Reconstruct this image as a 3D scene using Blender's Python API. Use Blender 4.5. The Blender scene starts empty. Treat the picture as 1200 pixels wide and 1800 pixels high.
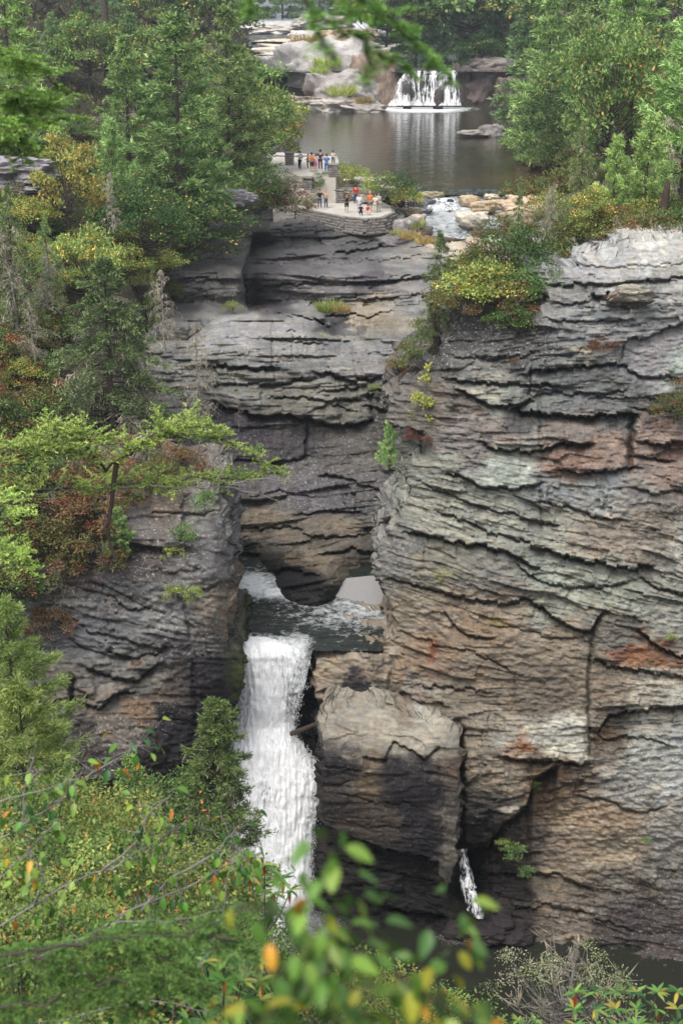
import bpy, math, random
import numpy as np
from mathutils import Vector

# ------------------------------------------------------------------ camera, sky, sun, exposure
PITCH = math.radians(20.0)
F = 2600.0                                   # focal length in photo pixels (photo 1200 x 1800)
CAMZ = 0.0
sc = bpy.context.scene
COL = sc.collection
cd = bpy.data.cameras.new('camera')
cam = bpy.data.objects.new('camera', cd)
COL.objects.link(cam)
cam.location = (0, 0, CAMZ)
cam.rotation_euler = (math.radians(90) - PITCH, 0, 0)
cd.sensor_fit = 'VERTICAL'
cd.sensor_height = 36.0
cd.sensor_width = 24.0
cd.lens = 52.0
cd.clip_start = 0.1
cd.clip_end = 3000
cd.dof.use_dof = True
cd.dof.focus_distance = 75.0
cd.dof.aperture_fstop = 4.2
sc.camera = cam
sc.render.resolution_x, sc.render.resolution_y = 682, 1024

SUN_EL, SUN_AZ = math.radians(58), math.radians(-150)     # azimuth from +Y, clockwise
w = bpy.data.worlds.new('World')
sc.world = w
w.use_nodes = True
nt = w.node_tree
bg = nt.nodes['Background']
sky = nt.nodes.new('ShaderNodeTexSky')
sky.sky_type = 'NISHITA'
sky.sun_disc = False
sky.sun_elevation = SUN_EL
sky.sun_rotation = SUN_AZ
sky.dust_density = 4.0
sky.air_density = 1.0
hs = nt.nodes.new('ShaderNodeHueSaturation')
hs.inputs['Saturation'].default_value = 0.32              # thin overcast
nt.links.new(sky.outputs[0], hs.inputs['Color'])
nt.links.new(hs.outputs[0], bg.inputs['Color'])
bg.inputs['Strength'].default_value = 0.15
sl = bpy.data.lights.new('sun', 'SUN')
sl.energy = 1.1
sl.angle = math.radians(32)
sl.color = (1.0, 0.96, 0.91)
so = bpy.data.objects.new('sun', sl)
COL.objects.link(so)
sd = Vector((math.sin(SUN_AZ) * math.cos(SUN_EL), math.cos(SUN_AZ) * math.cos(SUN_EL), math.sin(SUN_EL)))
so.rotation_euler = sd.to_track_quat('Z', 'Y').to_euler()
so.location = (0, 0, 60)
sc.view_settings.view_transform = 'Standard'
sc.view_settings.look = 'None'
sc.view_settings.gamma = 1.0
sc.view_settings.exposure = 0.72
sc.view_settings.use_curve_mapping = False
sc.cycles.max_bounces = 5
sc.cycles.diffuse_bounces = 3
sc.cycles.glossy_bounces = 2
sc.cycles.transmission_bounces = 2
sc.cycles.transparent_max_bounces = 8
sc.cycles.use_denoising = True

RNG = np.random.default_rng(7)
random.seed(7)

# ------------------------------------------------------------------ helpers
CP, SP = math.cos(PITCH), math.sin(PITCH)

def PT(px, py, Y):
    """world point seen at photo pixel (px, py), at forward distance Y (arrays allowed)"""
    px = np.asarray(px, float); py = np.asarray(py, float); Y = np.asarray(Y, float)
    a = (px - 600) / F; b = (py - 900) / F
    dy = CP - b * SP; dz = -SP - b * CP
    k = Y / dy
    return np.stack(np.broadcast_arrays(a * k, Y, dz * k), -1)

def PZ(px, py, z):
    b = (py - 900) / F
    dy = CP - b * SP; dz = -SP - b * CP
    k = z / dz
    return Vector(((px - 600) / F * k, dy * k, z))

def V3(px, py, Y):
    return Vector(PT(px, py, Y).tolist())

def lin(h):
    h = h.lstrip('#')
    c = np.array([int(h[i:i + 2], 16) / 255 for i in (0, 2, 4)])
    return np.where(c <= .04045, c / 12.92, ((c + .055) / 1.055) ** 2.4)

def hsh(*a):
    n = np.zeros(np.broadcast(*a).shape, np.uint32)
    for i, x in enumerate(a):
        xi = np.asarray(x).astype(np.int64).astype(np.uint32)
        n = (n ^ (xi * np.uint32([374761393, 668265263, 2147483647 - 1640531527 % 2147483647, 974711][i % 4]))) * np.uint32(1274126177)
        n = n ^ (n >> np.uint32(15))
    n = n * np.uint32(2246822519); n ^= n >> np.uint32(13); n = n * np.uint32(3266489917); n ^= n >> np.uint32(16)
    return n.astype(np.float64) / 4294967295.0

def noise2(x, y, seed=0):
    xi = np.floor(x); yi = np.floor(y)
    fx = x - xi; fy = y - yi
    u = fx * fx * fx * (fx * (fx * 6 - 15) + 10); v = fy * fy * fy * (fy * (fy * 6 - 15) + 10)
    def g(ix, iy, dx, dy):
        a = hsh(ix, iy, np.full_like(ix, seed)) * 6.2831853
        return np.cos(a) * dx + np.sin(a) * dy
    n = (g(xi, yi, fx, fy) * (1 - u) + g(xi + 1, yi, fx - 1, fy) * u) * (1 - v) + \
        (g(xi, yi + 1, fx, fy - 1) * (1 - u) + g(xi + 1, yi + 1, fx - 1, fy - 1) * u) * v
    return n * 1.5

def fbm(x, y, seed=0, oct=4, gain=.5):
    s = 0; a = 1
    for i in range(oct):
        s = s + a * noise2(x * 2 ** i, y * 2 ** i, seed + i * 17); a *= gain
    return s

def sstep(a, b, x):
    t = np.clip((x - a) / (b - a), 0, 1)
    return t * t * (3 - 2 * t)

def tag(o, label=None, cat=None, group=None, kind=None):
    if label: o['label'] = label
    if cat: o['category'] = cat
    if group: o['group'] = group
    if kind: o['kind'] = kind
    return o

def link(name, me, mat=None, parent=None):
    o = bpy.data.objects.new(name, me)
    COL.objects.link(o)
    if mat is not None and me is not None and not me.materials:
        me.materials.append(mat)
    if parent is not None: o.parent = parent
    return o

def empty(name, loc=(0, 0, 0), rz=0.0, s=1.0):
    o = bpy.data.objects.new(name, None)
    o.empty_display_size = .2
    o.location = loc; o.rotation_euler = (0, 0, rz); o.scale = (s, s, s)
    COL.objects.link(o)
    return o

def mesh_np(name, verts, faces, col=None, smooth=True):
    """verts (N,3); faces (M,k) k = 3 or 4; col (N,3 or 4) point colours"""
    me = bpy.data.meshes.new(name)
    verts = np.asarray(verts, np.float32); faces = np.asarray(faces, np.int32)
    k = faces.shape[1]
    me.vertices.add(len(verts)); me.vertices.foreach_set('co', verts.ravel())
    me.loops.add(faces.size); me.loops.foreach_set('vertex_index', faces.ravel())
    me.polygons.add(len(faces))
    me.polygons.foreach_set('loop_start', np.arange(0, faces.size, k, dtype=np.int32))
    me.polygons.foreach_set('loop_total', np.full(len(faces), k, np.int32))
    me.update(calc_edges=True)
    if smooth: me.polygons.foreach_set('use_smooth', np.ones(len(faces), bool))
    if col is not None:
        c = np.ones((len(verts), 4), np.float32); c[:, :col.shape[1]] = col
        at = me.color_attributes.new('col', 'FLOAT_COLOR', 'POINT')
        at.data.foreach_set('color', c.ravel())
    return me

# ------------------------------------------------------------------ materials
def new_mat(name):
    m = bpy.data.materials.new(name); m.use_nodes = True
    n = m.node_tree.nodes; l = m.node_tree.links
    return m, n, l, n['Principled BSDF']

def N(n, t, **kw):
    x = n.new(t)
    for k, v in kw.items():
        if k in x.inputs: x.inputs[k].default_value = v
        else: setattr(x, k, v)
    return x

def mat_rock():
    m, n, l, p = new_mat('rock')
    at = N(n, 'ShaderNodeVertexColor', layer_name='col')
    tc = N(n, 'ShaderNodeTexCoord')
    mp = N(n, 'ShaderNodeMapping'); mp.inputs['Scale'].default_value = (1, 1, 3.2)
    l.new(tc.outputs['Object'], mp.inputs[0])
    n1 = N(n, 'ShaderNodeTexNoise', Scale=2.4, Detail=9.0, Roughness=.68)
    l.new(mp.outputs[0], n1.inputs['Vector'])
    r1 = N(n, 'ShaderNodeValToRGB')
    r1.color_ramp.elements[0].position = .28; r1.color_ramp.elements[0].color = (.58, .57, .58, 1)
    r1.color_ramp.elements[1].position = .72; r1.color_ramp.elements[1].color = (1.4, 1.38, 1.35, 1)
    l.new(n1.outputs[0], r1.inputs[0])
    mul = N(n, 'ShaderNodeMix', data_type='RGBA', blend_type='MULTIPLY')
    mul.inputs[0].default_value = 1
    l.new(at.outputs['Color'], mul.inputs[6]); l.new(r1.outputs[0], mul.inputs[7])
    # pale lichen speckle, strength in the colour's alpha
    n2 = N(n, 'ShaderNodeTexNoise', Scale=7.0, Detail=6.0, Roughness=.75)
    l.new(tc.outputs['Object'], n2.inputs['Vector'])
    r2 = N(n, 'ShaderNodeValToRGB')
    r2.color_ramp.elements[0].position = .56; r2.color_ramp.elements[0].color = (0, 0, 0, 1)
    r2.color_ramp.elements[1].position = .63; r2.color_ramp.elements[1].color = (1, 1, 1, 1)
    l.new(n2.outputs[0], r2.inputs[0])
    mm = N(n, 'ShaderNodeMath', operation='MULTIPLY')
    l.new(r2.outputs[0], mm.inputs[0]); l.new(at.outputs['Alpha'], mm.inputs[1])
    mx = N(n, 'ShaderNodeMix', data_type='RGBA')
    mx.inputs[7].default_value = (.46, .46, .42, 1)
    l.new(mm.outputs[0], mx.inputs[0]); l.new(mul.outputs[2], mx.inputs[6])
    l.new(mx.outputs[2], p.inputs['Base Color'])
    p.inputs['Roughness'].default_value = .8
    p.inputs['Specular IOR Level'].default_value = .35
    n3 = N(n, 'ShaderNodeTexNoise', Scale=8.0, Detail=10.0, Roughness=.75)
    l.new(mp.outputs[0], n3.inputs['Vector'])
    b = N(n, 'ShaderNodeBump', Strength=.7, Distance=.07)
    l.new(n3.outputs[0], b.inputs['Height']); l.new(b.outputs[0], p.inputs['Normal'])
    return m

def mat_leaf(name, rough=.55, trans=.25, spec=.3):
    m, n, l, p = new_mat(name)
    at = N(n, 'ShaderNodeVertexColor', layer_name='col')
    oi = N(n, 'ShaderNodeObjectInfo')
    hv = N(n, 'ShaderNodeHueSaturation')
    mr = N(n, 'ShaderNodeMapRange'); mr.inputs[3].default_value = .482; mr.inputs[4].default_value = .508
    mv = N(n, 'ShaderNodeMapRange'); mv.inputs[3].default_value = .75; mv.inputs[4].default_value = 1.25
    l.new(oi.outputs['Random'], mr.inputs[0]); l.new(mr.outputs[0], hv.inputs['Hue'])
    wn = N(n, 'ShaderNodeTexWhiteNoise', noise_dimensions='1D'); l.new(oi.outputs['Random'], wn.inputs['W'])
    l.new(wn.outputs['Value'], mv.inputs[0]); l.new(mv.outputs[0], hv.inputs['Value'])
    l.new(at.outputs['Color'], hv.inputs['Color'])
    l.new(hv.outputs[0], p.inputs['Base Color'])
    p.inputs['Roughness'].default_value = rough
    p.inputs['Specular IOR Level'].default_value = spec
    tr = N(n, 'ShaderNodeBsdfTranslucent'); l.new(hv.outputs[0], tr.inputs['Color'])
    ms = N(n, 'ShaderNodeMixShader'); ms.inputs[0].default_value = trans
    l.new(p.outputs[0], ms.inputs[1]); l.new(tr.outputs[0], ms.inputs[2])
    l.new(ms.outputs[0], n['Material Output'].inputs[0])
    return m

def mat_plain(name, c, rough=.7, var=.25, scale=6.0, bump=.0, spec=.3):
    m, n, l, p = new_mat(name)
    tc = N(n, 'ShaderNodeTexCoord')
    n1 = N(n, 'ShaderNodeTexNoise', Scale=scale, Detail=6.0, Roughness=.65)
    l.new(tc.outputs['Object'], n1.inputs['Vector'])
    r = N(n, 'ShaderNodeValToRGB')
    r.color_ramp.elements[0].position = .3; r.color_ramp.elements[1].position = .7
    r.color_ramp.elements[0].color = (*[x * (1 - var) for x in c], 1)
    r.color_ramp.elements[1].color = (*[min(1, x * (1 + var)) for x in c], 1)
    l.new(n1.outputs[0], r.inputs[0]); l.new(r.outputs[0], p.inputs['Base Color'])
    p.inputs['Roughness'].default_value = rough
    p.inputs['Specular IOR Level'].default_value = spec
    if bump:
        b = N(n, 'ShaderNodeBump', Strength=bump, Distance=.03)
        l.new(n1.outputs[0], b.inputs['Height']); l.new(b.outputs[0], p.inputs['Normal'])
    return m

def mat_water(name, c, scale, foam=0.0, strength=.25, rough=.06, stretch=(1, 1, 1), foamscale=1.5, dist=.05):
    m, n, l, p = new_mat(name)
    tc = N(n, 'ShaderNodeTexCoord')
    mp = N(n, 'ShaderNodeMapping'); mp.inputs['Scale'].default_value = stretch
    l.new(tc.outputs['Object'], mp.inputs[0])
    n1 = N(n, 'ShaderNodeTexNoise', Scale=scale, Detail=5.0, Roughness=.6)
    l.new(mp.outputs[0], n1.inputs['Vector'])
    b = N(n, 'ShaderNodeBump', Strength=strength, Distance=dist)
    l.new(n1.outputs[0], b.inputs['Height']); l.new(b.outputs[0], p.inputs['Normal'])
    p.inputs['Base Color'].default_value = (*c, 1)
    p.inputs['Roughness'].default_value = rough
    p.inputs['IOR'].default_value = 1.33
    at = N(n, 'ShaderNodeVertexColor', layer_name='col')
    n2 = N(n, 'ShaderNodeTexNoise', Scale=foamscale, Detail=8.0, Roughness=.75)
    l.new(tc.outputs['Object'], n2.inputs['Vector'])
    # foam where (noise + mask) passes a threshold; mask in the red channel
    sp = N(n, 'ShaderNodeSeparateColor'); l.new(at.outputs['Color'], sp.inputs[0])
    ad = N(n, 'ShaderNodeMath', operation='ADD'); l.new(n2.outputs[0], ad.inputs[0]); l.new(sp.outputs[0], ad.inputs[1])
    r = N(n, 'ShaderNodeMapRange'); r.inputs[1].default_value = .70; r.inputs[2].default_value = 1.05
    l.new(ad.outputs[0], r.inputs[0])
    mx = N(n, 'ShaderNodeMix', data_type='RGBA')
    mxb = N(n, 'ShaderNodeMix', data_type='RGBA')
    mxb.inputs[6].default_value = (*c, 1); mxb.inputs[7].default_value = (.10, .055, .022, 1)
    l.new(sp.outputs[1], mxb.inputs[0])
    l.new(mxb.outputs[2], mx.inputs[6])
    mx.inputs[7].default_value = (.72, .75, .76, 1)
    l.new(r.outputs[0], mx.inputs[0]); l.new(mx.outputs[2], p.inputs['Base Color'])
    rr = N(n, 'ShaderNodeMapRange'); rr.inputs[3].default_value = rough; rr.inputs[4].default_value = .7
    l.new(r.outputs[0], rr.inputs[0]); l.new(rr.outputs[0], p.inputs['Roughness'])
    return m

def mat_fall(name, sx=5.0, sz=.7, lo=.40, hi=.56):
    m, n, l, p = new_mat(name)
    tc = N(n, 'ShaderNodeTexCoord')
    mp = N(n, 'ShaderNodeMapping'); mp.inputs['Scale'].default_value = (sx, sx * .4, sz)
    l.new(tc.outputs['Object'], mp.inputs[0])
    n1 = N(n, 'ShaderNodeTexNoise', Scale=1.0, Detail=7.0, Roughness=.72); n1.inputs['Distortion'].default_value = .9
    l.new(mp.outputs[0], n1.inputs['Vector'])
    at = N(n, 'ShaderNodeVertexColor', layer_name='col')
    sp = N(n, 'ShaderNodeSeparateColor'); l.new(at.outputs['Color'], sp.inputs[0])
    ad = N(n, 'ShaderNodeMath', operation='ADD'); l.new(n1.outputs[0], ad.inputs[0]); l.new(sp.outputs[0], ad.inputs[1])
    r = N(n, 'ShaderNodeMapRange'); r.inputs[1].default_value = lo; r.inputs[2].default_value = hi
    l.new(ad.outputs[0], r.inputs[0])
    n5 = N(n, 'ShaderNodeTexNoise', Scale=2.2, Detail=8.0, Roughness=.8); l.new(mp.outputs[0], n5.inputs['Vector'])
    cr_ = N(n, 'ShaderNodeValToRGB'); cr_.color_ramp.elements[0].position = .30; cr_.color_ramp.elements[0].color = (.42, .47, .50, 1)
    cr_.color_ramp.elements[1].position = .46; cr_.color_ramp.elements[1].color = (.93, .94, .95, 1)
    l.new(n5.outputs[0], cr_.inputs[0]); l.new(cr_.outputs[0], p.inputs['Base Color'])
    p.inputs['Roughness'].default_value = .9; p.inputs['Specular IOR Level'].default_value = .05
    tr = N(n, 'ShaderNodeBsdfTransparent')
    ms = N(n, 'ShaderNodeMixShader')
    l.new(r.outputs[0], ms.inputs[0]); l.new(tr.outputs[0], ms.inputs[1]); l.new(p.outputs[0], ms.inputs[2])
    l.new(ms.outputs[0], n['Material Output'].inputs[0])
    b = N(n, 'ShaderNodeBump', Strength=.6, Distance=.06)
    l.new(n1.outputs[0], b.inputs['Height']); l.new(b.outputs[0], p.inputs['Normal'])
    return m

ROCK = mat_rock()
LEAF = mat_leaf('foliage', .55, .35, .3)
NEEDLE = mat_leaf('needles', .6, .25, .2)
BIGLEAF = mat_leaf('large_leaf', .4, .3, .45)
BARK = mat_plain('bark', (.075, .06, .052), .9, .4, 5, .6)
PALEBARK = mat_plain('pale_bark', (.24, .225, .21), .9, .35, 14, .5)
SOIL = mat_plain('soil', (.03, .026, .018), .95, .5, 2.0, .6)

# ------------------------------------------------------------------ rock sheets
def ctrl(rows, PX, PY):
    """depth from control rows: [(py, [(px, Y), ...]), ...]"""
    ys = np.array([r[0] for r in rows], float)
    vals = np.array([np.interp(PX[0], [c[0] for c in r[1]], [c[1] for c in r[1]]) for r in rows])
    out = np.empty_like(PX)
    for j in range(PX.shape[1]):
        out[:, j] = np.interp(PY[:, 0], ys, vals[:, j])
    return out

def blur(a, k, axis):
    if k < 1: return a
    p = np.pad(a, [(k, k) if i == axis else (0, 0) for i in range(2)], mode='edge')
    c = np.cumsum(p, axis=axis)
    z = np.zeros_like(np.take(c, [0], axis=axis)); c = np.concatenate([z, c], axis=axis)
    n = a.shape[axis]
    return (np.take(c, range(2 * k + 1, 2 * k + 1 + n), axis=axis) - np.take(c, range(0, n), axis=axis)) / (2 * k + 1)

def inpoly(x, y, poly):
    ins = np.zeros(x.shape, bool)
    n = len(poly)
    for i in range(n):
        x1, y1 = poly[i]; x2, y2 = poly[(i + 1) % n]
        if y1 == y2: continue
        c = ((y1 > y) != (y2 > y)) & (x < (x2 - x1) * (y - y1) / (y2 - y1) + x1)
        ins ^= c
    return ins

def strata(PX, PY, v, levels, seed):
    """bedded, jointed rock: rows of blocks with their own offset, lean and open joints (metres, + = towards the viewer)"""
    out = 0; tint = 0
    for i, (h, wd, amp, mthr) in enumerate(levels):
        s = seed + 31 * i
        # beds offset and tilted joint block by joint block: broken, angular courses
        cu = PX / (wd * 1.7) + .9 * noise2(PX / 400, PY / 130, s + 21) + PY / (wd * 5) * (hsh(np.array(s)) - .5); cc_ = np.floor(cu); fc_ = cu - cc_
        vv = v / h
        vv = vv + .28 * noise2(vv * .55, vv * 0 + .5, s + 1) + .09 * fbm(PX / (wd * .9), PY / (h * 2.2), s + 2, 4) + .55 * hsh(cc_, cc_ * 0 + s + 22) + (fc_ - .5) * 1.1 * (hsh(cc_, cc_ * 0 + s + 23) - .5)
        row = np.floor(vv); fr = vv - row
        uu = PX / wd + 13.7 * hsh(row, row * 0 + s) + .25 * noise2(PX / wd * .9, row * 1.7, s + 3) + .10 * fbm(PX / 20, PY / 20, s + 9, 2)
        uu = uu * (.6 + .9 * hsh(row, row * 0 + s + 5))
        colm = np.floor(uu); fc = uu - colm
        r = hsh(row, colm, row * 0 + s + 4)
        r2 = hsh(row, colm, row * 0 + s + 7)
        mask = .12 + .88 * sstep(mthr - .2, mthr + .2, fbm(PX / 150, PY / 90, s + 8, 3) * .9)
        o = (r - .5) * 1.5 + (fr - .5) * (.1 + 1.1 * r2)
        o = o - .35 * np.exp(-fr / .05) * r - 1.0 * np.exp(-(1 - fr) * h / .9) * (r2 > .55) * min(1, h / 20)
        jx = np.minimum(fc, 1 - fc)
        o = o - .5 * np.exp(-jx * wd / 1.3) * (r > .3)
        out = out + amp * mask * o
        tint = tint + [.5, .6, .6, .5, .4, .3][i] * mask * (hsh(row, colm, row * 0 + s + 11) - .5)
    return out, tint

def ledge(D, PX, PY, pts, slot, width, rec=0.0, L=60, lip=0.0, taper=18):
    xs = [p[0] for p in pts]; ys = [p[1] for p in pts]
    x0, x1 = xs[0], xs[-1]
    j = (PX[0] > x0 - 2 * taper) & (PX[0] < x1 + 2 * taper)
    if not j.any(): return
    X = PX[:, j]; Y = PY[:, j]
    yl = np.interp(X, xs, ys) + 2.2 * fbm(X / 22, X * 0 + ys[0], int(xs[0]) + int(ys[0]), 3) + 6.5 * (hsh(np.floor(X / 19 + ys[0]), X * 0 + 3) - .5) + 3 * (hsh(np.floor(X / 7.3 + ys[0]), X * 0 + 5) - .5)
    tp = sstep(x0 - taper, x0 + taper, X) * (1 - sstep(x1 - taper, x1 + taper, X))
    d = Y - yl
    width = width * (.35 + .6 * hsh(np.floor(X / 31 + ys[0]), X * 0 + 9)) + .4; slot = slot * .62
    g = slot * np.where(d >= 0, np.exp(-(d / width) ** 2), np.exp(-(d / 1.2) ** 2))
    r = rec * np.where(d >= 0, np.clip(1 - d / L, 0, 1) ** 1.3, 0)
    b = -lip * np.where(d < 0, np.clip(1 + d / 40, 0, 1), 0)
    D[:, j] += (g + r + b) * tp

def crack(D, PX, PY, pts, depth, width, step=0.0):
    ys = [p[1] for p in pts]; xs = [p[0] for p in pts]
    i = (PY[:, 0] > ys[0] - 20) & (PY[:, 0] < ys[-1] + 20)
    X = PX[i]; Y = PY[i]
    xl = np.interp(Y, ys, xs) + 4 * fbm(Y / 18, Y * 0, int(xs[0]), 3)
    tp = sstep(ys[0] - 12, ys[0] + 12, Y) * (1 - sstep(ys[-1] - 12, ys[-1] + 12, Y))
    d = X - xl
    D[i] += (depth * np.exp(-(d / width) ** 2) + step * np.where(d > 0, np.exp(-d / 60), 0)) * tp

def zones(PX, PY, Z, seed, warp=22):
    """colours of the stone by place, with shade of caves and gaps painted in: (px, py, hex, lichen, weight)"""
    wx = PX + warp * fbm(PX / 60, PY / 40, seed, 5); wy = PY + warp * fbm(PX / 70, PY / 35, seed + 5, 4)
    acc = np.zeros(PX.shape + (4,)); tot = np.zeros(PX.shape)
    for (x, y, h, li, wt) in Z:
        d2 = ((wx - x) ** 2 + ((wy - y) * 1.25) ** 2) / (wt * wt) + 150.0
        k = 1 / d2 ** 2.6
        c = np.append(lin(h), li)
        acc += k[..., None] * c; tot += k
    return acc / tot[..., None]

def rock_sheet(name, box, step, rows, slopes, levels, ledges, cracks, Z, seed, poly=None, back=8.0,
               smooth=10, rough=.10, extra=None, gain=1.0, warp=22, kind='structure', mat=None, sgain=None, calm=(), patches=(), backdir=(0, 1, 0)):
    x0, y0, x1, y1 = box
    gx = np.arange(x0, x1 + .1, step); gy = np.arange(y0, y1 + .1, step)
    PX, PY = np.meshgrid(gx, gy)
    D = ctrl(rows, PX, PY)
    D = blur(blur(blur(blur(D, smooth, 0), smooth, 1), smooth // 2, 0), smooth // 2, 1)
    sl_ = np.interp(PY, [s[0] for s in slopes], [s[1] for s in slopes])
    xc = (x0 + x1) / 2
    v = PY - sl_ * (PX - xc) + 12 * fbm(PX / 260, PY / 180, seed + 50, 2)
    so_, tint = strata(PX, PY, v, levels, seed)
    for (x_, y_, a_, b_, k_) in calm:
        e_ = np.exp(-(((PX - x_) / a_) ** 2 + ((PY - y_) / b_) ** 2) ** 1.5); so_ = so_ * (1 - (1 - k_) * e_); tint = tint * (1 - (1 - k_) * .7 * e_)
    D = D - so_ * (np.interp(PY, sgain[0], sgain[1]) if sgain else 1)
    D += rough * fbm(PX / 16, PY / 9, seed + 70, 4) + rough * 1.2 * fbm(PX / 75, PY / 55, seed + 71, 3)
    for a in ledges: ledge(D, PX, PY, *a)
    for a in cracks: crack(D, PX, PY, *a)
    if extra: extra(D, PX, PY)
    C = zones(PX, PY, Z, seed + 90, warp)
    grey = C[..., :3].mean(-1, keepdims=True)
    C[..., :3] = (grey * .42 + C[..., :3] * .58) * np.array([1.0, 1.0, .92])
    C[..., :3] *= (np.clip(grey / .13, .02, 3) ** .38)
    C[..., :3] *= (gain * (1 + .30 * fbm(PX / 34, v / 9, seed + 95, 5)) * np.clip(1 + .55 * tint, .4, 1.8))[..., None]
    hue = .07 * fbm(PX / 26, v / 15, seed + 97, 4) + .06 * tint
    C[..., 0] *= 1 + hue; C[..., 2] *= 1 - hue
    for q_i, (x_, y_, a_, b_, hx_) in enumerate(patches):       # lichen sheets, rust, seep stains, also painted shade and highlights, with their own edges
        jx = np.nonzero(np.abs(gx - x_) < 1.9 * a_ + 4)[0]; jy = np.nonzero(np.abs(gy - y_) < 1.9 * b_ + 4)[0]
        if not len(jx) or not len(jy): continue
        W_ = (slice(jy[0], jy[-1] + 1), slice(jx[0], jx[-1] + 1)); px_, py_ = PX[W_], PY[W_]
        e_ = 1 - ((px_ - x_) / a_) ** 2 - ((py_ - y_) / b_) ** 2 + 1.1 * fbm(px_ / 26, py_ / 16, seed + 200 + q_i, 5, .62)
        m_ = (sstep(.25, .5, e_) * .62)[..., None]
        C[W_ + (slice(0, 3),)] = C[W_ + (slice(0, 3),)] * (1 - m_) + lin(hx_) * gain * (.8 + .35 * fbm(px_ / 9, py_ / 6, seed + 300, 4))[..., None] * m_
    C = np.clip(C, .004, .95)
    P = PT(PX, PY, D)
    ny, nx = PX.shape
    idx = np.arange(ny * nx).reshape(ny, nx)
    cx = (PX[:-1, :-1] + PX[1:, 1:]) / 2; cy = (PY[:-1, :-1] + PY[1:, 1:]) / 2
    if poly is not None:
        wob = 5.0
        keep = inpoly(cx + wob * fbm(cx / 25, cy / 25, seed + 3, 3), cy + wob * fbm(cx / 25, cy / 14, seed + 4, 3), poly)
    else:
        keep = np.ones(cx.shape, bool)
    q = np.stack([idx[:-1, :-1], idx[1:, :-1], idx[1:, 1:], idx[:-1, 1:]], -1)[keep]
    V = P.reshape(-1, 3); CC = C.reshape(-1, 4)
    # boundary edges -> rings running back into the hill, so the rock has its sides and top
    e = np.concatenate([q[:, [0, 1]], q[:, [1, 2]], q[:, [2, 3]], q[:, [3, 0]]])
    key = np.sort(e, 1); kk = key[:, 0].astype(np.int64) * (ny * nx) + key[:, 1]
    u, inv, cnt = np.unique(kk, return_inverse=True, return_counts=True)
    be = e[cnt[inv] == 1]
    used = np.unique(be)
    m = {int(a): i for i, a in enumerate(used)}
    be2 = np.vectorize(m.get)(be)
    nb = len(used)
    verts = [V]; cols = [CC]; faces = [q]
    prev = used; base = len(V)
    rings = 14
    bd = np.array(backdir, float)
    for r in range(1, rings + 1):
        t = (r / rings) ** 1.4 * back
        vv = V[used] + bd * t
        vv[:, 2] += .22 * np.sin(t * 3.1 + V[used][:, 0] * 1.3) * (t > .2) + .12 * fbm(V[used][:, 0] * 3, V[used][:, 2] * 3 + t * 2, 5, 3)
        vv[:, 0] += .5 * min(1, t * 1.5) * fbm(V[used][:, 2] * 1.1, V[used][:, 0] * .6 + t * .9, 6, 5)
        vv[:, 0] += .22 * min(1, t * 2) * (hsh(np.floor(V[used][:, 2] * 2.3 + .3 * t), np.floor(V[used][:, 2] * 0 + t * 1.1)) - .5)
        ni = np.arange(nb) + base
        verts.append(vv); cols.append(CC[used])
        a = prev[be2[:, 0]]; b = prev[be2[:, 1]]; c = ni[be2[:, 1]]; d = ni[be2[:, 0]]
        faces.append(np.stack([b, a, d, c], -1))
        prev = ni; base += nb
    verts = np.concatenate(verts); cols = np.concatenate(cols); faces = np.concatenate(faces)
    # drop unused
    un = np.unique(faces); rem = np.full(len(verts), -1); rem[un] = np.arange(len(un))
    me = mesh_np(name, verts[un], rem[faces], cols[un], smooth=False)
    o = link(name, me, mat or ROCK)
    if kind: o['kind'] = kind
    return o, D

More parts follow.
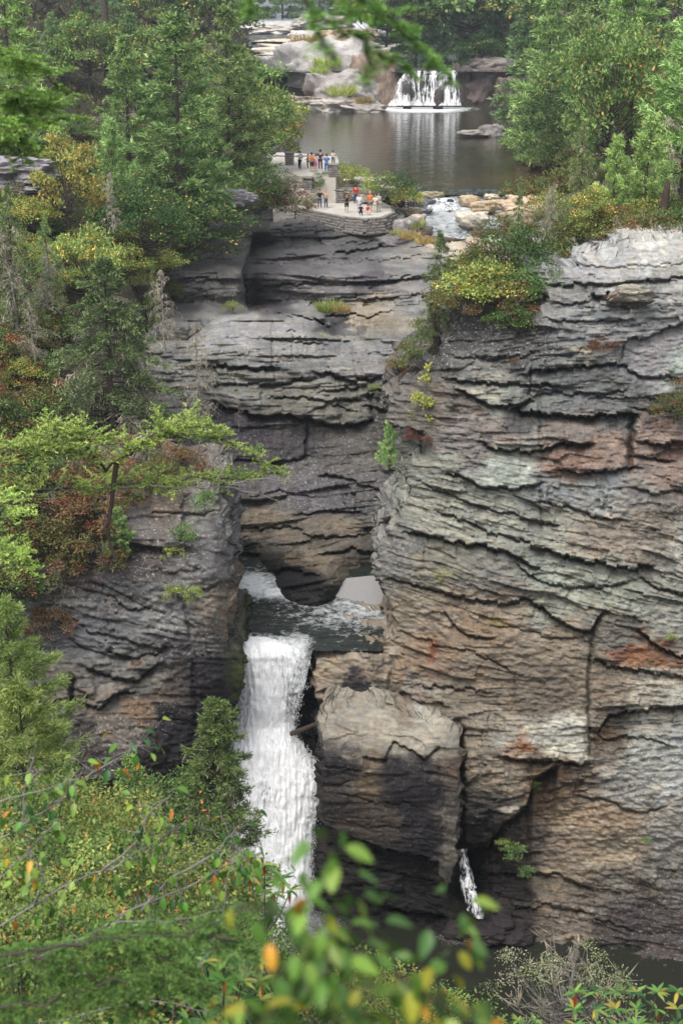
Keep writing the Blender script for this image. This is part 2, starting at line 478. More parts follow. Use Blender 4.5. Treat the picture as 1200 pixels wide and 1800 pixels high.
# --- the gorge wall in the middle, from the overlook down to the middle pool
LV = [(95, 300, .50, .1), (38, 170, .30, .0), (15, 90, .15, .0), (7, 45, .075, -.1), (4, 30, .035, -.1)]
rowsA = [
 (360, [(250, 137), (480, 141), (700, 141), (800, 136), (1050, 134)]),
 (384, [(250, 127), (430, 133), (480, 137.5), (700, 136.5), (760, 131), (1050, 130)]),
 (434, [(250, 120), (400, 121), (440, 128), (560, 132), (690, 131.5), (790, 126), (1050, 126)]),
 (444, [(250, 116), (400, 117), (440, 122), (560, 125), (690, 123), (790, 120), (1050, 120)]),
 (466, [(250, 113), (425, 114), (445, 120), (560, 122), (700, 118), (800, 115), (1050, 115)]),
 (476, [(250, 110), (425, 110), (445, 113), (560, 113), (700, 110), (800, 109), (1050, 109)]),
 (538, [(250, 107), (420, 106), (445, 110), (560, 109.5), (700, 105), (800, 103), (1050, 103)]),
 (556, [(250, 97), (350, 94), (450, 93), (540, 94.5), (590, 103), (640, 101), (700, 97), (1050, 96)]),
 (575, [(250, 93), (350, 89.5), (450, 88.6), (540, 90), (600, 99), (640, 97.5), (700, 94), (1050, 93)]),
 (600, [(250, 90), (350, 86.4), (450, 86), (560, 86.6), (620, 91), (700, 89), (1050, 89)]),
 (650, [(250, 86), (350, 84.5), (450, 84), (560, 84.5), (650, 85), (700, 84), (1050, 84)]),
 (740, [(250, 84), (350, 83), (450, 82.8), (560, 83), (650, 83), (760, 82), (1050, 82)]),
 (820, [(250, 83), (350, 82), (450, 81.5), (540, 82), (650, 81.5), (760, 80), (1050, 80)]),
 (930, [(250, 80), (400, 78), (500, 77), (600, 77.5), (680, 77.5), (760, 78), (1050, 78)]),
 (985, [(250, 78), (400, 77.5), (455, 77), (480, 75), (520, 74), (600, 74.6), (680, 76), (1050, 76)]),
 (1015, [(250, 76), (400, 77.5), (462, 77), (478, 74.6), (500, 73.4), (530, 72.6), (570, 71.9), (600, 72.6), (640, 74.0), (680, 74.6), (1050, 75)]),
 (1040, [(250, 76), (400, 76.5), (470, 75.4), (488, 73), (505, 72.2), (530, 71.6), (570, 70.9), (600, 71.9), (640, 73.0), (680, 73.6), (1050, 74)]),
 (1075, [(250, 72), (400, 73), (450, 73), (490, 72), (560, 71.2), (620, 72), (680, 72.4), (1050, 72)])]
ledA = [
 ([(590, 446), (658, 437), (708, 420)], 2.6, 9, 1.2, 30),
 ([(437, 441), (520, 436), (600, 431), (670, 424)], .8, 3, .3, 30),
 ([(470, 408), (560, 404), (640, 402), (700, 396)], .6, 3, .3, 20),
 ([(440, 462), (520, 468), (620, 462), (720, 452), (800, 440)], .7, 3, .4, 40),
 ([(450, 505), (540, 498), (640, 500), (760, 478)], .7, 3, .4, 40),
 ([(430, 545), (480, 548), (540, 560), (575, 572)], 2.5, 7, .8, 30),
 ([(560, 534), (600, 524), (680, 526), (760, 515)], .8, 3, .4, 30),
 ([(570, 560), (600, 552), (640, 556), (700, 548)], 1.5, 5, .8, 30),
 ([(360, 600), (430, 590), (520, 596), (560, 590)], .3, 2, .1, 20),
 ([(520, 606), (545, 601), (570, 604)], 1.2, 7, .2, 20),
 ([(360, 625), (430, 622), (520, 628), (600, 622), (700, 616)], .3, 2.5, .1, 20),
 ([(368, 641), (425, 646), (485, 646)], 1.8, 8, .5, 30),
 ([(558, 657), (592, 660), (629, 668), (665, 664)], 1.5, 8, .5, 40),
 ([(375, 677), (442, 676), (517, 668), (558, 664)], 1.0, 5, .3, 30),
 ([(480, 700), (533, 698), (578, 703), (640, 700)], .7, 4, .3, 30),
 ([(560, 690), (640, 682), (700, 690)], .6, 4, .3, 30),
 ([(372, 706), (400, 717), (442, 726), (475, 731), (508, 726), (558, 742), (608, 748), (650, 742)], 1.5, 7, .9, 80),
 ([(545, 722), (580, 712), (630, 724)], .5, 3, .2, 30),
 ([(640, 715), (700, 722), (760, 735)], .8, 4, .4, 30),
 ([(400, 808), (470, 812), (542, 803)], .8, 4, .3, 60),
 ([(560, 832), (600, 840), (640, 852), (690, 870)], .6, 4, .3, 50),
 ([(520, 905), (570, 896), (640, 900)], .6, 5, .3, 40),
 ([(440, 930), (500, 925), (560, 942), (640, 940)], .5, 4, .3, 40),
 ([(560, 975), (620, 965), (690, 972)], .7, 6, .4, 40),
 ([(440, 870), (500, 866), (560, 876)], .3, 3, .2, 40),
 ([(400, 978), (452, 980)], 3.2, 18, .5, 20, 0, 6),
 ([(460, 1002), (500, 1000), (560, 1008)], .6, 8, .6, 60),
]
crA = [([(540, 742), (538, 806)], .6, 3, 0), ([(478, 560), (480, 640)], .4, 2, .0),
       ([(620, 600), (630, 700)], .3, 2, .0), ([(650, 690), (655, 745)], .5, 3, .0)]
ZA = [(520, 400, '#55545a', .5, 1.2), (620, 410, '#4f4e54', .6, 1), (680, 405, '#606062', .7, .8), (440, 400, '#3f3d3c', .3, 1), (400, 440, '#5b5856', .4, 1), (350, 500, '#4b494c', .4, 1.1), (405, 520, '#62605f', .5, .8),
      (460, 500, '#4b4650', .3, 1), (520, 500, '#5c5861', .5, 1), (600, 480, '#66636b', .5, 1), (650, 500, '#56515c', .3, .8), (720, 480, '#7c7877', .5, 1), (800, 450, '#a89a86', .3, .8), (760, 500, '#77757a', .5, 1),
      (480, 540, '#554f5a', .3, .8), (640, 560, '#8d7e68', .2, .8), (700, 570, '#8b8377', .4, .9), (590, 575, '#34313a', .1, .6), (618, 575, '#a4937a', .1, .35),
      (420, 580, '#7e7d80', .95, 1.1), (520, 570, '#7c7b7e', .95, 1), (460, 620, '#6f6e72', .8, 1), (600, 620, '#77767a', .9, 1), (700, 610, '#737276', .9, 1), (640, 640, '#6d6c70', .8, .8),
      (420, 665, '#6c6d68', .5, 1), (560, 690, '#6b6a66', .4, 1), (500, 715, '#6a675f', .4, 1), (610, 725, '#69665f', .4, 1), (690, 660, '#5a555a', .8, 1),
      (430, 760, '#46404b', .4, 1.3), (500, 780, '#48434d', .4, 1.1), (600, 790, '#5b5757', .5, 1), (660, 790, '#54504f', .4, 1), (700, 740, '#4c4647', .6, 1),
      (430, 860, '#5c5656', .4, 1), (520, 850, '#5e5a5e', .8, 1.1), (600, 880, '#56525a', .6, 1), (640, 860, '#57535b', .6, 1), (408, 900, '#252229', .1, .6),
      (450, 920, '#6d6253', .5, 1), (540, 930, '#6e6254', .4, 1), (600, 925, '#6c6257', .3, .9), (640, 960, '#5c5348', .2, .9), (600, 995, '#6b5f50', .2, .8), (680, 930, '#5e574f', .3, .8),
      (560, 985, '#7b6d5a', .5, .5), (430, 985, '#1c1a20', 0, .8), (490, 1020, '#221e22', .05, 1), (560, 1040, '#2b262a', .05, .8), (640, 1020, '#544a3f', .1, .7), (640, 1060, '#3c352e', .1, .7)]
def exA(D, PX, PY):
    # buttress on the left with a dark recess behind its edge
    ed_ = np.interp(PY, [380, 440, 480, 520, 545], [446, 440, 425, 430, 436]) + 3 * fbm(PY / 20, PY * 0, 4, 3)
    D += 9 * sstep(ed_ - 1, ed_ + 1, PX) * np.exp(-np.clip(PX - ed_, 0, None) / 45) * sstep(405, 430, PY) * (1 - sstep(535, 552, PY))
    # crest of the rounded ledge: what lies above it stands well behind
    yt = np.interp(PX, [330, 355, 385, 450, 520, 568, 600, 640, 700, 760], [600, 578, 560, 549, 556, 571, 597, 600, 596, 590]) + 3 * fbm(PX / 20, PX * 0, 8, 3)
    D += 8 * sstep(-1, 1, yt - PY) * np.exp(-np.clip(yt - PY, 0, None) / 40) * (1 - sstep(640, 740, PX))
    # the dark undercut snout of rock that reaches into the pool
    k = np.exp(-(((PX - 540) / 60) ** 2)) * sstep(990, 1030, PY)
    D -= .9 * k
    # alcove with the pale beach at its foot
    k = sstep(575, 620, PX) * (1 - sstep(690, 740, PX)) * sstep(960, 1015, PY)
    D += 2.0 * k
    # left cave
    k = sstep(396, 408, PX) * (1 - sstep(445, 460, PX)) * sstep(972, 980, PY)
    D += 3.0 * k
polyA = [(250, 400), (330, 385), (440, 378), (520, 371), (700, 372), (716, 392), (720, 420), (770, 440), (850, 432), (1050, 440), (1050, 1080), (250, 1080)]
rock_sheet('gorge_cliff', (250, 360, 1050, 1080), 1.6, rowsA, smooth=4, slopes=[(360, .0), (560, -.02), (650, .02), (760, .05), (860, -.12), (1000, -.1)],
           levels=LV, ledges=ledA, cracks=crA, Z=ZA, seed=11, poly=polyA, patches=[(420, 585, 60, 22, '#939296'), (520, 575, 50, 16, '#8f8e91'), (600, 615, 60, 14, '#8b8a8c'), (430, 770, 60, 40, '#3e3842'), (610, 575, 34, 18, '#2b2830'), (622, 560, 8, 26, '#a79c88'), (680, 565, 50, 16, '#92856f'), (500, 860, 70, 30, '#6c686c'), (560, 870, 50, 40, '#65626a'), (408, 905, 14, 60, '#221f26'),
    (540, 985, 60, 14, '#7d6e5a'), (490, 1015, 60, 24, '#1f1b1e'), (660, 490, 40, 18, '#4b4654'), (470, 520, 60, 20, '#433d49'), (600, 925, 36, 12, '#84745e'), (450, 915, 50, 14, '#7b6d59'), (760, 470, 50, 20, '#8a8688'), (640, 830, 30, 40, '#6e6b68'), (520, 455, 60, 12, '#403c42'), (560, 400, 90, 16, '#3d3b3e')],  # dark patches above the crest paint the valley's shade into the colour
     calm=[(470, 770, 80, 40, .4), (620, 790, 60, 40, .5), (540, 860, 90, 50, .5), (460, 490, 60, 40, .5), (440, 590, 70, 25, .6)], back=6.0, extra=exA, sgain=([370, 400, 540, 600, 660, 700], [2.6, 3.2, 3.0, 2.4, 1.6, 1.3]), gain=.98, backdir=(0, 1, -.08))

# --- the tall stack on the right
rowsB = [
 (400, [(520, 80), (780, 74), (960, 72), (1120, 72), (1300, 74)]),
 (440, [(520, 78), (780, 72), (960, 70), (1100, 69), (1300, 71)]),
 (490, [(520, 76), (780, 71), (950, 67.5), (1100, 66.5), (1300, 68)]),
 (560, [(520, 76), (770, 70), (860, 67.5), (960, 66), (1100, 65.5), (1300, 67)]),
 (640, [(520, 76), (690, 72), (780, 66.5), (900, 65.2), (1100, 65), (1300, 66)]),
 (720, [(520, 75), (690, 70), (780, 66), (900, 64.8), (1100, 64.6), (1300, 65.5)]),
 (850, [(520, 74), (700, 68), (760, 65), (900, 63.5), (1100, 63.2), (1300, 64.5)]),
 (1000, [(520, 73), (660, 67), (720, 64), (900, 62.4), (1100, 62), (1300, 63.5)]),
 (1100, [(520, 72), (670, 66), (730, 64), (900, 62), (1100, 61.4), (1300, 62.5)]),
 (1150, [(520, 66), (600, 65), (700, 64.2), (800, 62.6), (900, 61.8), (1100, 61), (1300, 62)]),
 (1240, [(520, 65), (600, 64.5), (700, 63.8), (800, 62.5), (900, 61.2), (1100, 60.5), (1300, 61.4)]),
 (1320, [(520, 65), (600, 64.5), (700, 63.6), (800, 61.0), (900, 60.2), (1000, 60.2), (1100, 60.4), (1300, 60.8)]),
 (1440, [(520, 65), (700, 63.4), (800, 60.8), (880, 60), (940, 61.6), (1020, 60.6), (1100, 60.0), (1300, 60)]),
 (1500, [(520, 64), (560, 61.6), (700, 60.6), (790, 60.2), (810, 62.6), (880, 62.6), (940, 61.4), (1000, 60.6), (1100, 60.2), (1300, 60)]),
 (1600, [(520, 64), (560, 62), (700, 61), (800, 60.6), (840, 61.4), (900, 60.9), (960, 60.2), (1060, 60.0), (1300, 59.6)]),
 (1660, [(520, 62), (700, 60.6), (800, 60.2), (870, 60.0), (960, 60.1), (1060, 59.6), (1200, 59.2), (1300, 59)]),
 (1700, [(520, 61), (700, 59.4), (860, 58.4), (960, 58.6), (1060, 58.4), (1200, 58.2), (1300, 58.0)]),
 (1740, [(520, 60), (700, 58), (860, 57), (960, 57), (1060, 57), (1200, 57), (1300, 57)])]
ledB = [
 ([(952, 503), (1010, 498), (1075, 502), (1140, 490), (1240, 486)], .7, 4, .4, 40),
 ([(1000, 470), (1080, 470), (1160, 466), (1250, 460)], .3, 3, .15, 20),
 ([(1040, 518), (1068, 518)], 1.8, 20, .2, 20, 0, 5),
 ([(960, 528), (1000, 535), (1040, 532)], .4, 3, .2, 20),
 ([(965, 560), (1020, 566), (1090, 562)], .5, 3, .25, 30),
 ([(1095, 600), (1142, 588), (1200, 567), (1260, 560)], .3, 3, .6, 110),
 ([(790, 625), (860, 630), (940, 622)], .35, 3, .2, 30),
 ([(920, 655), (960, 648), (1008, 646), (1094, 640)], 1.0, 5, .4, 60),
 ([(1096, 643), (1110, 655), (1150, 662), (1230, 662)], .6, 4, .3, 40),
 ([(785, 664), (830, 672), (867, 675), (920, 674), (990, 680)], .9, 5, .3, 40),
 ([(806, 684), (835, 700), (858, 710), (905, 712), (930, 701)], 1.0, 7, .5, 50, .25),
 ([(930, 695), (980, 690), (1030, 694), (1100, 688)], .5, 3, .25, 30),
 ([(1035, 700), (1100, 700), (1200, 695)], .4, 3, .2, 30),
 ([(905, 719), (967, 731), (1025, 733), (1075, 727), (1112, 728)], 1.3, 8, .8, 70, .2),
 ([(1112, 718), (1160, 722), (1240, 715)], .5, 4, .3, 40),
 ([(850, 779), (883, 792), (948, 793), (985, 780), (1035, 777)], .9, 6, .4, 40, .35),
 ([(1125, 774), (1160, 779), (1240, 777)], 1.0, 7, .4, 40, .2),
 ([(1112, 800), (1150, 803), (1180, 812)], .9, 5, .3, 40),
 ([(983, 826), (1017, 834), (1075, 829), (1118, 819)], .8, 5, .35, 50, .25),
 ([(1110, 858), (1160, 868), (1240, 860)], .5, 4, .3, 40),
 ([(790, 830), (830, 848), (858, 858), (900, 861), (948, 852)], .8, 5, .4, 50, .25),
 ([(940, 880), (1000, 890), (1040, 905), (1100, 915)], .5, 4, .3, 40),
 ([(735, 845), (780, 865), (830, 885), (900, 905), (980, 925)], .5, 4, .3, 40),
 ([(770, 898), (820, 915), (859, 934), (943, 960)], .5, 4, .3, 40),
 ([(715, 937), (780, 950), (855, 958), (901, 974), (940, 1000)], .9, 6, .4, 80, .2),
 ([(943, 965), (995, 977), (1051, 990), (1097, 999), (1140, 995)], 1.0, 6, .5, 60, .3),
 ([(906, 990), (939, 1018), (995, 1032), (1050, 1030), (1110, 1020)], .5, 4, .3, 40),
 ([(1125, 1018), (1167, 1039), (1240, 1050)], .7, 4, .3, 40),
 ([(682, 1018), (733, 1032), (794, 1046), (855, 1060), (934, 1054)], .8, 5, .35, 60),
 ([(934, 1053), (976, 1088), (1004, 1104), (1037, 1110), (1058, 1075)], .8, 6, .45, 60, .35),
 ([(780, 1075), (800, 1100), (822, 1121), (862, 1123)], .5, 5, .3, 50),
 ([(860, 1100), (900, 1105), (960, 1118), (1030, 1125)], .3, 3, .15, 40),
 ([(1118, 1108), (1158, 1137), (1200, 1156), (1260, 1170)], .8, 6, .4, 40, .2),
 ([(1045, 1162), (1107, 1177), (1160, 1186), (1260, 1195)], .7, 6, .3, 50),
 ([(700, 1110), (761, 1130), (836, 1148), (900, 1180)], .3, 3, .2, 60),
 ([(740, 1205), (800, 1208), (855, 1215)], .5, 3, .2, 30),
 ([(1050, 1285), (1069, 1256), (1107, 1247), (1167, 1242), (1260, 1240)], .8, 7, .7, 90, .15),
 ([(880, 1330), (939, 1337), (990, 1338), (1030, 1342)], .8, 5, .5, 70, .2),
 ([(1010, 1396), (1075, 1408), (1117, 1430), (1165, 1420)], .4, 4, .2, 50),
 ([(1045, 1285), (1060, 1300), (1110, 1290), (1180, 1310)], .4, 3, .2, 40),
 ([(806, 1492), (858, 1489), (879, 1450), (925, 1415), (937, 1372), (975, 1345)], 1.6, 14, 1.0, 110, .4, 6),
 ([(833, 1533), (908, 1537), (971, 1537), (1008, 1550), (1046, 1564)], .5, 4, .3, 50),
 ([(900, 1600), (960, 1590), (1040, 1610), (1120, 1640)], .3, 3, .2, 50),
 ([(560, 1240), (610, 1248), (660, 1240)], .8, 10, .5, 60),
 ([(700, 1215), (740, 1235), (780, 1240)], .8, 6, .3, 40, .3),
 ([(560, 1500), (640, 1520), (720, 1540), (790, 1550)], .4, 3, .3, 50),
 ([(560, 1560), (700, 1600), (800, 1610)], .7, 5, .5, 70),
]
crB = [([(1110, 728), (1106, 830)], 1.0, 5, 0), ([(1040, 1112), (1032, 1200), (1036, 1335)], .35, 2.5, .1),
       ([(933, 640), (930, 700)], .3, 2, 0), ([(690, 1160), (680, 1235)], .3, 4, 0), ([(805, 1270), (806, 1500)], 2.2, 7, 0),
       ([(905, 1180), (903, 1240)], .15, 2, 0), ([(948, 855), (952, 930)], .3, 3, 0), ([(946, 700), (950, 792)], .3, 3, 0),
       ([(810, 1500), (815, 1600)], 1.5, 16, 0), ([(1090, 640), (1096, 600)][::-1], .3, 2, 0)]
ZB = [(1060, 465, '#8d8c90', .8, 1.1), (1150, 445, '#a3a19f', .8, 1), (1180, 475, '#8a8785', .6, 1), (1000, 510, '#6f7074', .5, 1), (1130, 540, '#73747a', .5, 1), (1050, 580, '#74777d', .5, 1), (1100, 515, '#8a8471', .3, .4),
      (850, 590, '#4f4b4d', .95, 1), (800, 600, '#524e52', .95, .9), (910, 610, '#58565a', .8, .8), (1060, 595, '#6d4c3f', .2, .4), (1020, 625, '#8b8272', .3, .5), (1150, 620, '#7b7982', .4, 1.1), (1190, 640, '#8c9690', .4, .5),
      (850, 640, '#6b6b6b', .5, .9), (860, 690, '#808278', .3, .8), (1000, 680, '#676a70', .3, 1.2), (1080, 700, '#676a6c', .3, 1), (950, 715, '#6b6f70', .3, 1),
      (800, 720, '#6d625c', .3, .8), (830, 760, '#73696a', .4, .8), (880, 770, '#85766d', .4, .8), (1000, 750, '#7f6f69', .4, .9), (1060, 790, '#84695d', .4, 1), (990, 810, '#81685d', .4, .8), (1160, 760, '#826a61', .3, .8), (1170, 830, '#866f64', .3, .8), (900, 740, '#5c565a', .3, .6),
      (770, 830, '#7a7c73', .3, .8), (890, 830, '#87908a', .2, 1), (830, 810, '#706a6e', .3, .7), (960, 860, '#72767c', .3, .9), (1060, 860, '#747a7e', .3, .9), (1120, 860, '#7b7474', .3, .8),
      (760, 900, '#828277', .4, .9), (850, 920, '#86877c', .3, 1), (960, 920, '#808077', .3, 1), (1060, 950, '#857769', .3, 1), (1130, 930, '#7d7063', .3, .9), (1190, 960, '#8a8880', .6, .7),
      (700, 960, '#6f6e70', .9, .8), (690, 1000, '#74726c', .8, .7), (780, 1000, '#7e7768', .3, 1), (860, 1000, '#72716f', .2, 1), (970, 1010, '#808880', .2, .9), (1060, 1020, '#80857a', .3, .9), (1180, 1080, '#7f8078', .3, .9),
      (720, 1070, '#867866', .3, .9), (800, 1070, '#85735f', .2, 1), (880, 1090, '#857462', .3, 1), (960, 1080, '#87877c', .2, .8), (960, 1130, '#84735f', .3, 1.1), (1080, 1120, '#6c665f', .2, .8), (1130, 1150, '#96683f', .1, .6), (1160, 1130, '#7b4a33', .1, .4),
      (760, 1150, '#8a6f55', .1, .9), (760, 1140, '#a0673f', .1, .3), (850, 1180, '#7d6b57', .2, 1), (950, 1200, '#6f6153', .2, 1.2), (1050, 1200, '#7d6d5a', .2, 1), (1150, 1210, '#8f877a', .5, .8), (1180, 1225, '#9b9a90', .7, .5),
      (600, 1170, '#8c7c68', .2, .8), (630, 1210, '#3e3740', .1, .7), (680, 1190, '#93816b', .2, .6), (720, 1200, '#7d6d60', .2, .8), (580, 1210, '#81705f', .2, .5),
      (800, 1260, '#7b6d5d', .3, 1), (860, 1270, '#7f7364', .5, .8), (760, 1220, '#827868', .8, .5), (920, 1310, '#97623a', .1, .45), (960, 1300, '#96948a', .95, .7), (1000, 1290, '#a3a299', .95, .75), (880, 1290, '#8f8c82', .8, .4), (1010, 1325, '#9c9b92', .9, .5),
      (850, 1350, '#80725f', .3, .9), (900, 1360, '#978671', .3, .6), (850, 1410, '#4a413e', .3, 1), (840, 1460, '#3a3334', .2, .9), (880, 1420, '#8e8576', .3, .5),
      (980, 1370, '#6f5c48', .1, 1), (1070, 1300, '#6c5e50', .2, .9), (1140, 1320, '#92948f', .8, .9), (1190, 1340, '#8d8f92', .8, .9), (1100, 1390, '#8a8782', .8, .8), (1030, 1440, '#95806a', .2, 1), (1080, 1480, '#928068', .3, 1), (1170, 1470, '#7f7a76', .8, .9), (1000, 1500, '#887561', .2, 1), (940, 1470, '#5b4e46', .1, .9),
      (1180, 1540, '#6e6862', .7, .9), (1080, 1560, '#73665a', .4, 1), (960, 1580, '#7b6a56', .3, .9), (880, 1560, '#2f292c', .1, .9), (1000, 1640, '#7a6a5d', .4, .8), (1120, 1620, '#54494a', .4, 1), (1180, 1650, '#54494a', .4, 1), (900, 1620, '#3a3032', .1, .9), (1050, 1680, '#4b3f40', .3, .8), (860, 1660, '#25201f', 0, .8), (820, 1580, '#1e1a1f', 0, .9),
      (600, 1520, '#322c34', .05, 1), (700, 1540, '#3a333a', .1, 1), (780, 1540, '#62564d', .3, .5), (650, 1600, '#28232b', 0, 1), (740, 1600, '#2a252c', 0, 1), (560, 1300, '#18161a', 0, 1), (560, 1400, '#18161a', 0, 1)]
polyB = [(778, 577), (790, 566), (860, 556), (930, 566), (952, 556), (972, 540), (962, 515), (952, 503), (953, 488), (1000, 478), (1055, 462), (1085, 448), (1108, 428), (1160, 422), (1300, 420),
         (1300, 1760), (540, 1760), (540, 1480), (556, 1260), (553, 1158), (680, 1152), (690, 1120), (700, 1100), (682, 1060), (672, 1022), (664, 990), (672, 950), (700, 915), (722, 870), (718, 830), (745, 790), (750, 760), (690, 745), (676, 735), (690, 700), (712, 660), (745, 650), (775, 640)]
def exB(D, PX, PY):
    # cave mouth under the red moss shelf
    D += 2.0 * np.exp(-(((PX - 745) / 12) ** 2 + ((PY - 792) / 18) ** 2))
    # notch where the thin fall slips behind the wedge
    D += 2.2 * sstep(1480, 1500, PY) * (1 - sstep(1590, 1625, PY)) * np.exp(-(((PX - 820) / 22) ** 2))
LVB = [(120, 210, .24, .1), (50, 110, .27, .0), (24, 64, .19, .0), (11, 40, .11, -.05), (5.5, 24, .06, -.1), (3.6, 15, .032, -.2)]
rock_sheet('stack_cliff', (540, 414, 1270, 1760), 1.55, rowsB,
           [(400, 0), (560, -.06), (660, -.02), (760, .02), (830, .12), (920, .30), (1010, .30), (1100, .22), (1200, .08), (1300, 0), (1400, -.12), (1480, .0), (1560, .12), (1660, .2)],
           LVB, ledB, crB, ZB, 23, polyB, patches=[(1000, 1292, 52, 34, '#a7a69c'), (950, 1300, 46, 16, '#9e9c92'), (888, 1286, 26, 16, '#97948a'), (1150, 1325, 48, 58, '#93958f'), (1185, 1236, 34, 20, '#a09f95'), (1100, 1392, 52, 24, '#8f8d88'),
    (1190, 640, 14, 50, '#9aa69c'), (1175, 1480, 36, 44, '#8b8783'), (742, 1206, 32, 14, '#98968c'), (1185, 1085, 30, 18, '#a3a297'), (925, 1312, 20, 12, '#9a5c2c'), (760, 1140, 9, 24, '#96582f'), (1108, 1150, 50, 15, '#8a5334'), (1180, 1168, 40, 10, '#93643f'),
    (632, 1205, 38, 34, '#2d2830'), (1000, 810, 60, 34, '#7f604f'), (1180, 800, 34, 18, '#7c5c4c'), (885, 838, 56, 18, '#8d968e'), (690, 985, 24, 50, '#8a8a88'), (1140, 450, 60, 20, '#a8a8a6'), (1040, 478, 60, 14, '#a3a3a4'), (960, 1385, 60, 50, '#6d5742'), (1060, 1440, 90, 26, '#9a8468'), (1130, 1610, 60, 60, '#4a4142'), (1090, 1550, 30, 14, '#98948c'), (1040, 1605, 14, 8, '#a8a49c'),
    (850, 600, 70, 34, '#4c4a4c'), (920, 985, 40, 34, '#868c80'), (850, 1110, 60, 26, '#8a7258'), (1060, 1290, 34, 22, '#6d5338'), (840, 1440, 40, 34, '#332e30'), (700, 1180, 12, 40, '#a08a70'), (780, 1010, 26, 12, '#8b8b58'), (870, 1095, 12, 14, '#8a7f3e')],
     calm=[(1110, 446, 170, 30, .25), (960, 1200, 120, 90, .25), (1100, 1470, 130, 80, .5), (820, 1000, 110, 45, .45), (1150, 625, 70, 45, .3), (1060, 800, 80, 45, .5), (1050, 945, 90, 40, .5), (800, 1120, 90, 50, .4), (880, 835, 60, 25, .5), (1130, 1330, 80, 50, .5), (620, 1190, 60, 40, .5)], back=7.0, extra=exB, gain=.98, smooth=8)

# --- the big split block standing against the stack, beside the fall
rowsC = [
 (1230, [(550, 63.5), (640, 63.5), (760, 63), (830, 63)]),
 (1262, [(550, 61.8), (640, 61.6), (760, 61.4), (830, 62)]),
 (1330, [(550, 60.4), (570, 59.8), (640, 59.4), (740, 59.3), (775, 59.3), (830, 60.3)]),
 (1400, [(550, 60.4), (570, 59.6), (640, 59.1), (740, 59.0), (775, 59.2), (830, 60.3)]),
 (1500, [(550, 60.6), (570, 60), (640, 59.5), (740, 59.0), (775, 59.2), (830, 60.3)]),
 (1620, [(550, 61.6), (640, 60.6), (740, 60.2), (775, 60.2), (830, 61)])]
polyC = [(572, 1262), (590, 1245), (640, 1240), (700, 1252), (760, 1275), (800, 1290), (808, 1300), (804, 1400), (801, 1500), (796, 1545), (782, 1556), (770, 1512), (745, 1505), (700, 1495), (640, 1478), (590, 1462), (566, 1445), (563, 1400), (568, 1340), (564, 1300), (568, 1280)]
ZC = [(600, 1270, '#90877a', .3, .8), (660, 1275, '#9c9384', .3, 1), (730, 1300, '#a1998a', .2, .9), (760, 1320, '#8a8176', .2, .6), (620, 1310, '#7f7668', .3, .7), (680, 1310, '#8c8374', .3, .6), (700, 1270, '#837466', .2, .6),
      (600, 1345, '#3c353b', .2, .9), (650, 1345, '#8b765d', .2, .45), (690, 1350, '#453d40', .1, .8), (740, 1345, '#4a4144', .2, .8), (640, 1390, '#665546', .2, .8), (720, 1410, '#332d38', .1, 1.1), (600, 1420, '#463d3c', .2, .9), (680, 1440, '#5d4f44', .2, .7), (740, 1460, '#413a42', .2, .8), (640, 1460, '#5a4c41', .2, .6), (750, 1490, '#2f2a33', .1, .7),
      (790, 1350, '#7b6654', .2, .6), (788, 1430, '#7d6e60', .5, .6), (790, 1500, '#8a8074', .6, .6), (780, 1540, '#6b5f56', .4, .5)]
ledC = [([(560, 1345), (600, 1350), (640, 1352)], .2, 3, .1, 20), ([(640, 1330), (675, 1338), (690, 1300), (720, 1318), (745, 1335), (770, 1312)], .25, 3, .25, 25, .15, 5),
        ([(575, 1300), (620, 1290), (650, 1300)], .15, 2, .1, 20), ([(680, 1290), (720, 1296), (750, 1312)], .2, 3, .1, 20),
        ([(600, 1400), (660, 1410), (740, 1416)], .15, 3, .1, 40), ([(580, 1380), (620, 1372)], .15, 3, .08, 40), ([(570, 1440), (640, 1450), (720, 1456)], .12, 3, .08, 20)]
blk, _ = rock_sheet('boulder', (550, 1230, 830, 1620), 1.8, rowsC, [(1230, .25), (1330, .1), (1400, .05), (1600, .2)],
           [(60, 170, .20, .1), (20, 90, .09, .0), (9, 60, .05, .0)], ledC, [([(772, 1330), (778, 1540)], .1, 3, 0)], ZC, 41, polyC, patches=[(745, 1410, 40, 80, '#2a2530'), (605, 1340, 34, 30, '#332d33'), (700, 1360, 24, 26, '#38323a'), (720, 1295, 50, 18, '#b3aa99'), (640, 1280, 50, 14, '#a89e8d'), (650, 1370, 20, 50, '#7c6850'), (790, 1440, 10, 60, '#8a8276'), (640, 1440, 60, 20, '#55483e'), (752, 1490, 30, 20, '#2b262e')], back=3.6, gain=.76, smooth=5, rough=.045, warp=14, kind=None)  # pale patches paint a top highlight and a lit right side
tag(blk, 'huge squarish split block with a pale cracked top standing beside the lower waterfall', 'boulder')

# --- left cliff beside the fall
rowsD = [
 (790, [(-60, 72), (200, 72), (400, 71)]),
 (860, [(-60, 66), (100, 65.5), (250, 65), (380, 65), (440, 67)]),
 (1000, [(-60, 63), (100, 62.5), (250, 62), (380, 62.2), (440, 66)]),
 (1140, [(-60, 62), (100, 61.5), (250, 61.2), (340, 61.4), (390, 62.4), (440, 66)]),
 (1180, [(-60, 61.5), (100, 61), (250, 61), (340, 61), (390, 61.4), (440, 64)]),
 (1340, [(-60, 60), (100, 59.5), (250, 59.6), (340, 60.4), (390, 61.4), (440, 64)]),
 (1700, [(-60, 57), (100, 57), (250, 57.5), (340, 58.6), (390, 59.6), (440, 62)])]
polyD = [(-60, 830), (120, 850), (240, 848), (330, 858), (385, 868), (392, 930), (402, 960), (402, 1020), (398, 1100), (404, 1140), (426, 1150), (430, 1180), (416, 1230), (400, 1290), (392, 1340), (390, 1700), (-60, 1700)]
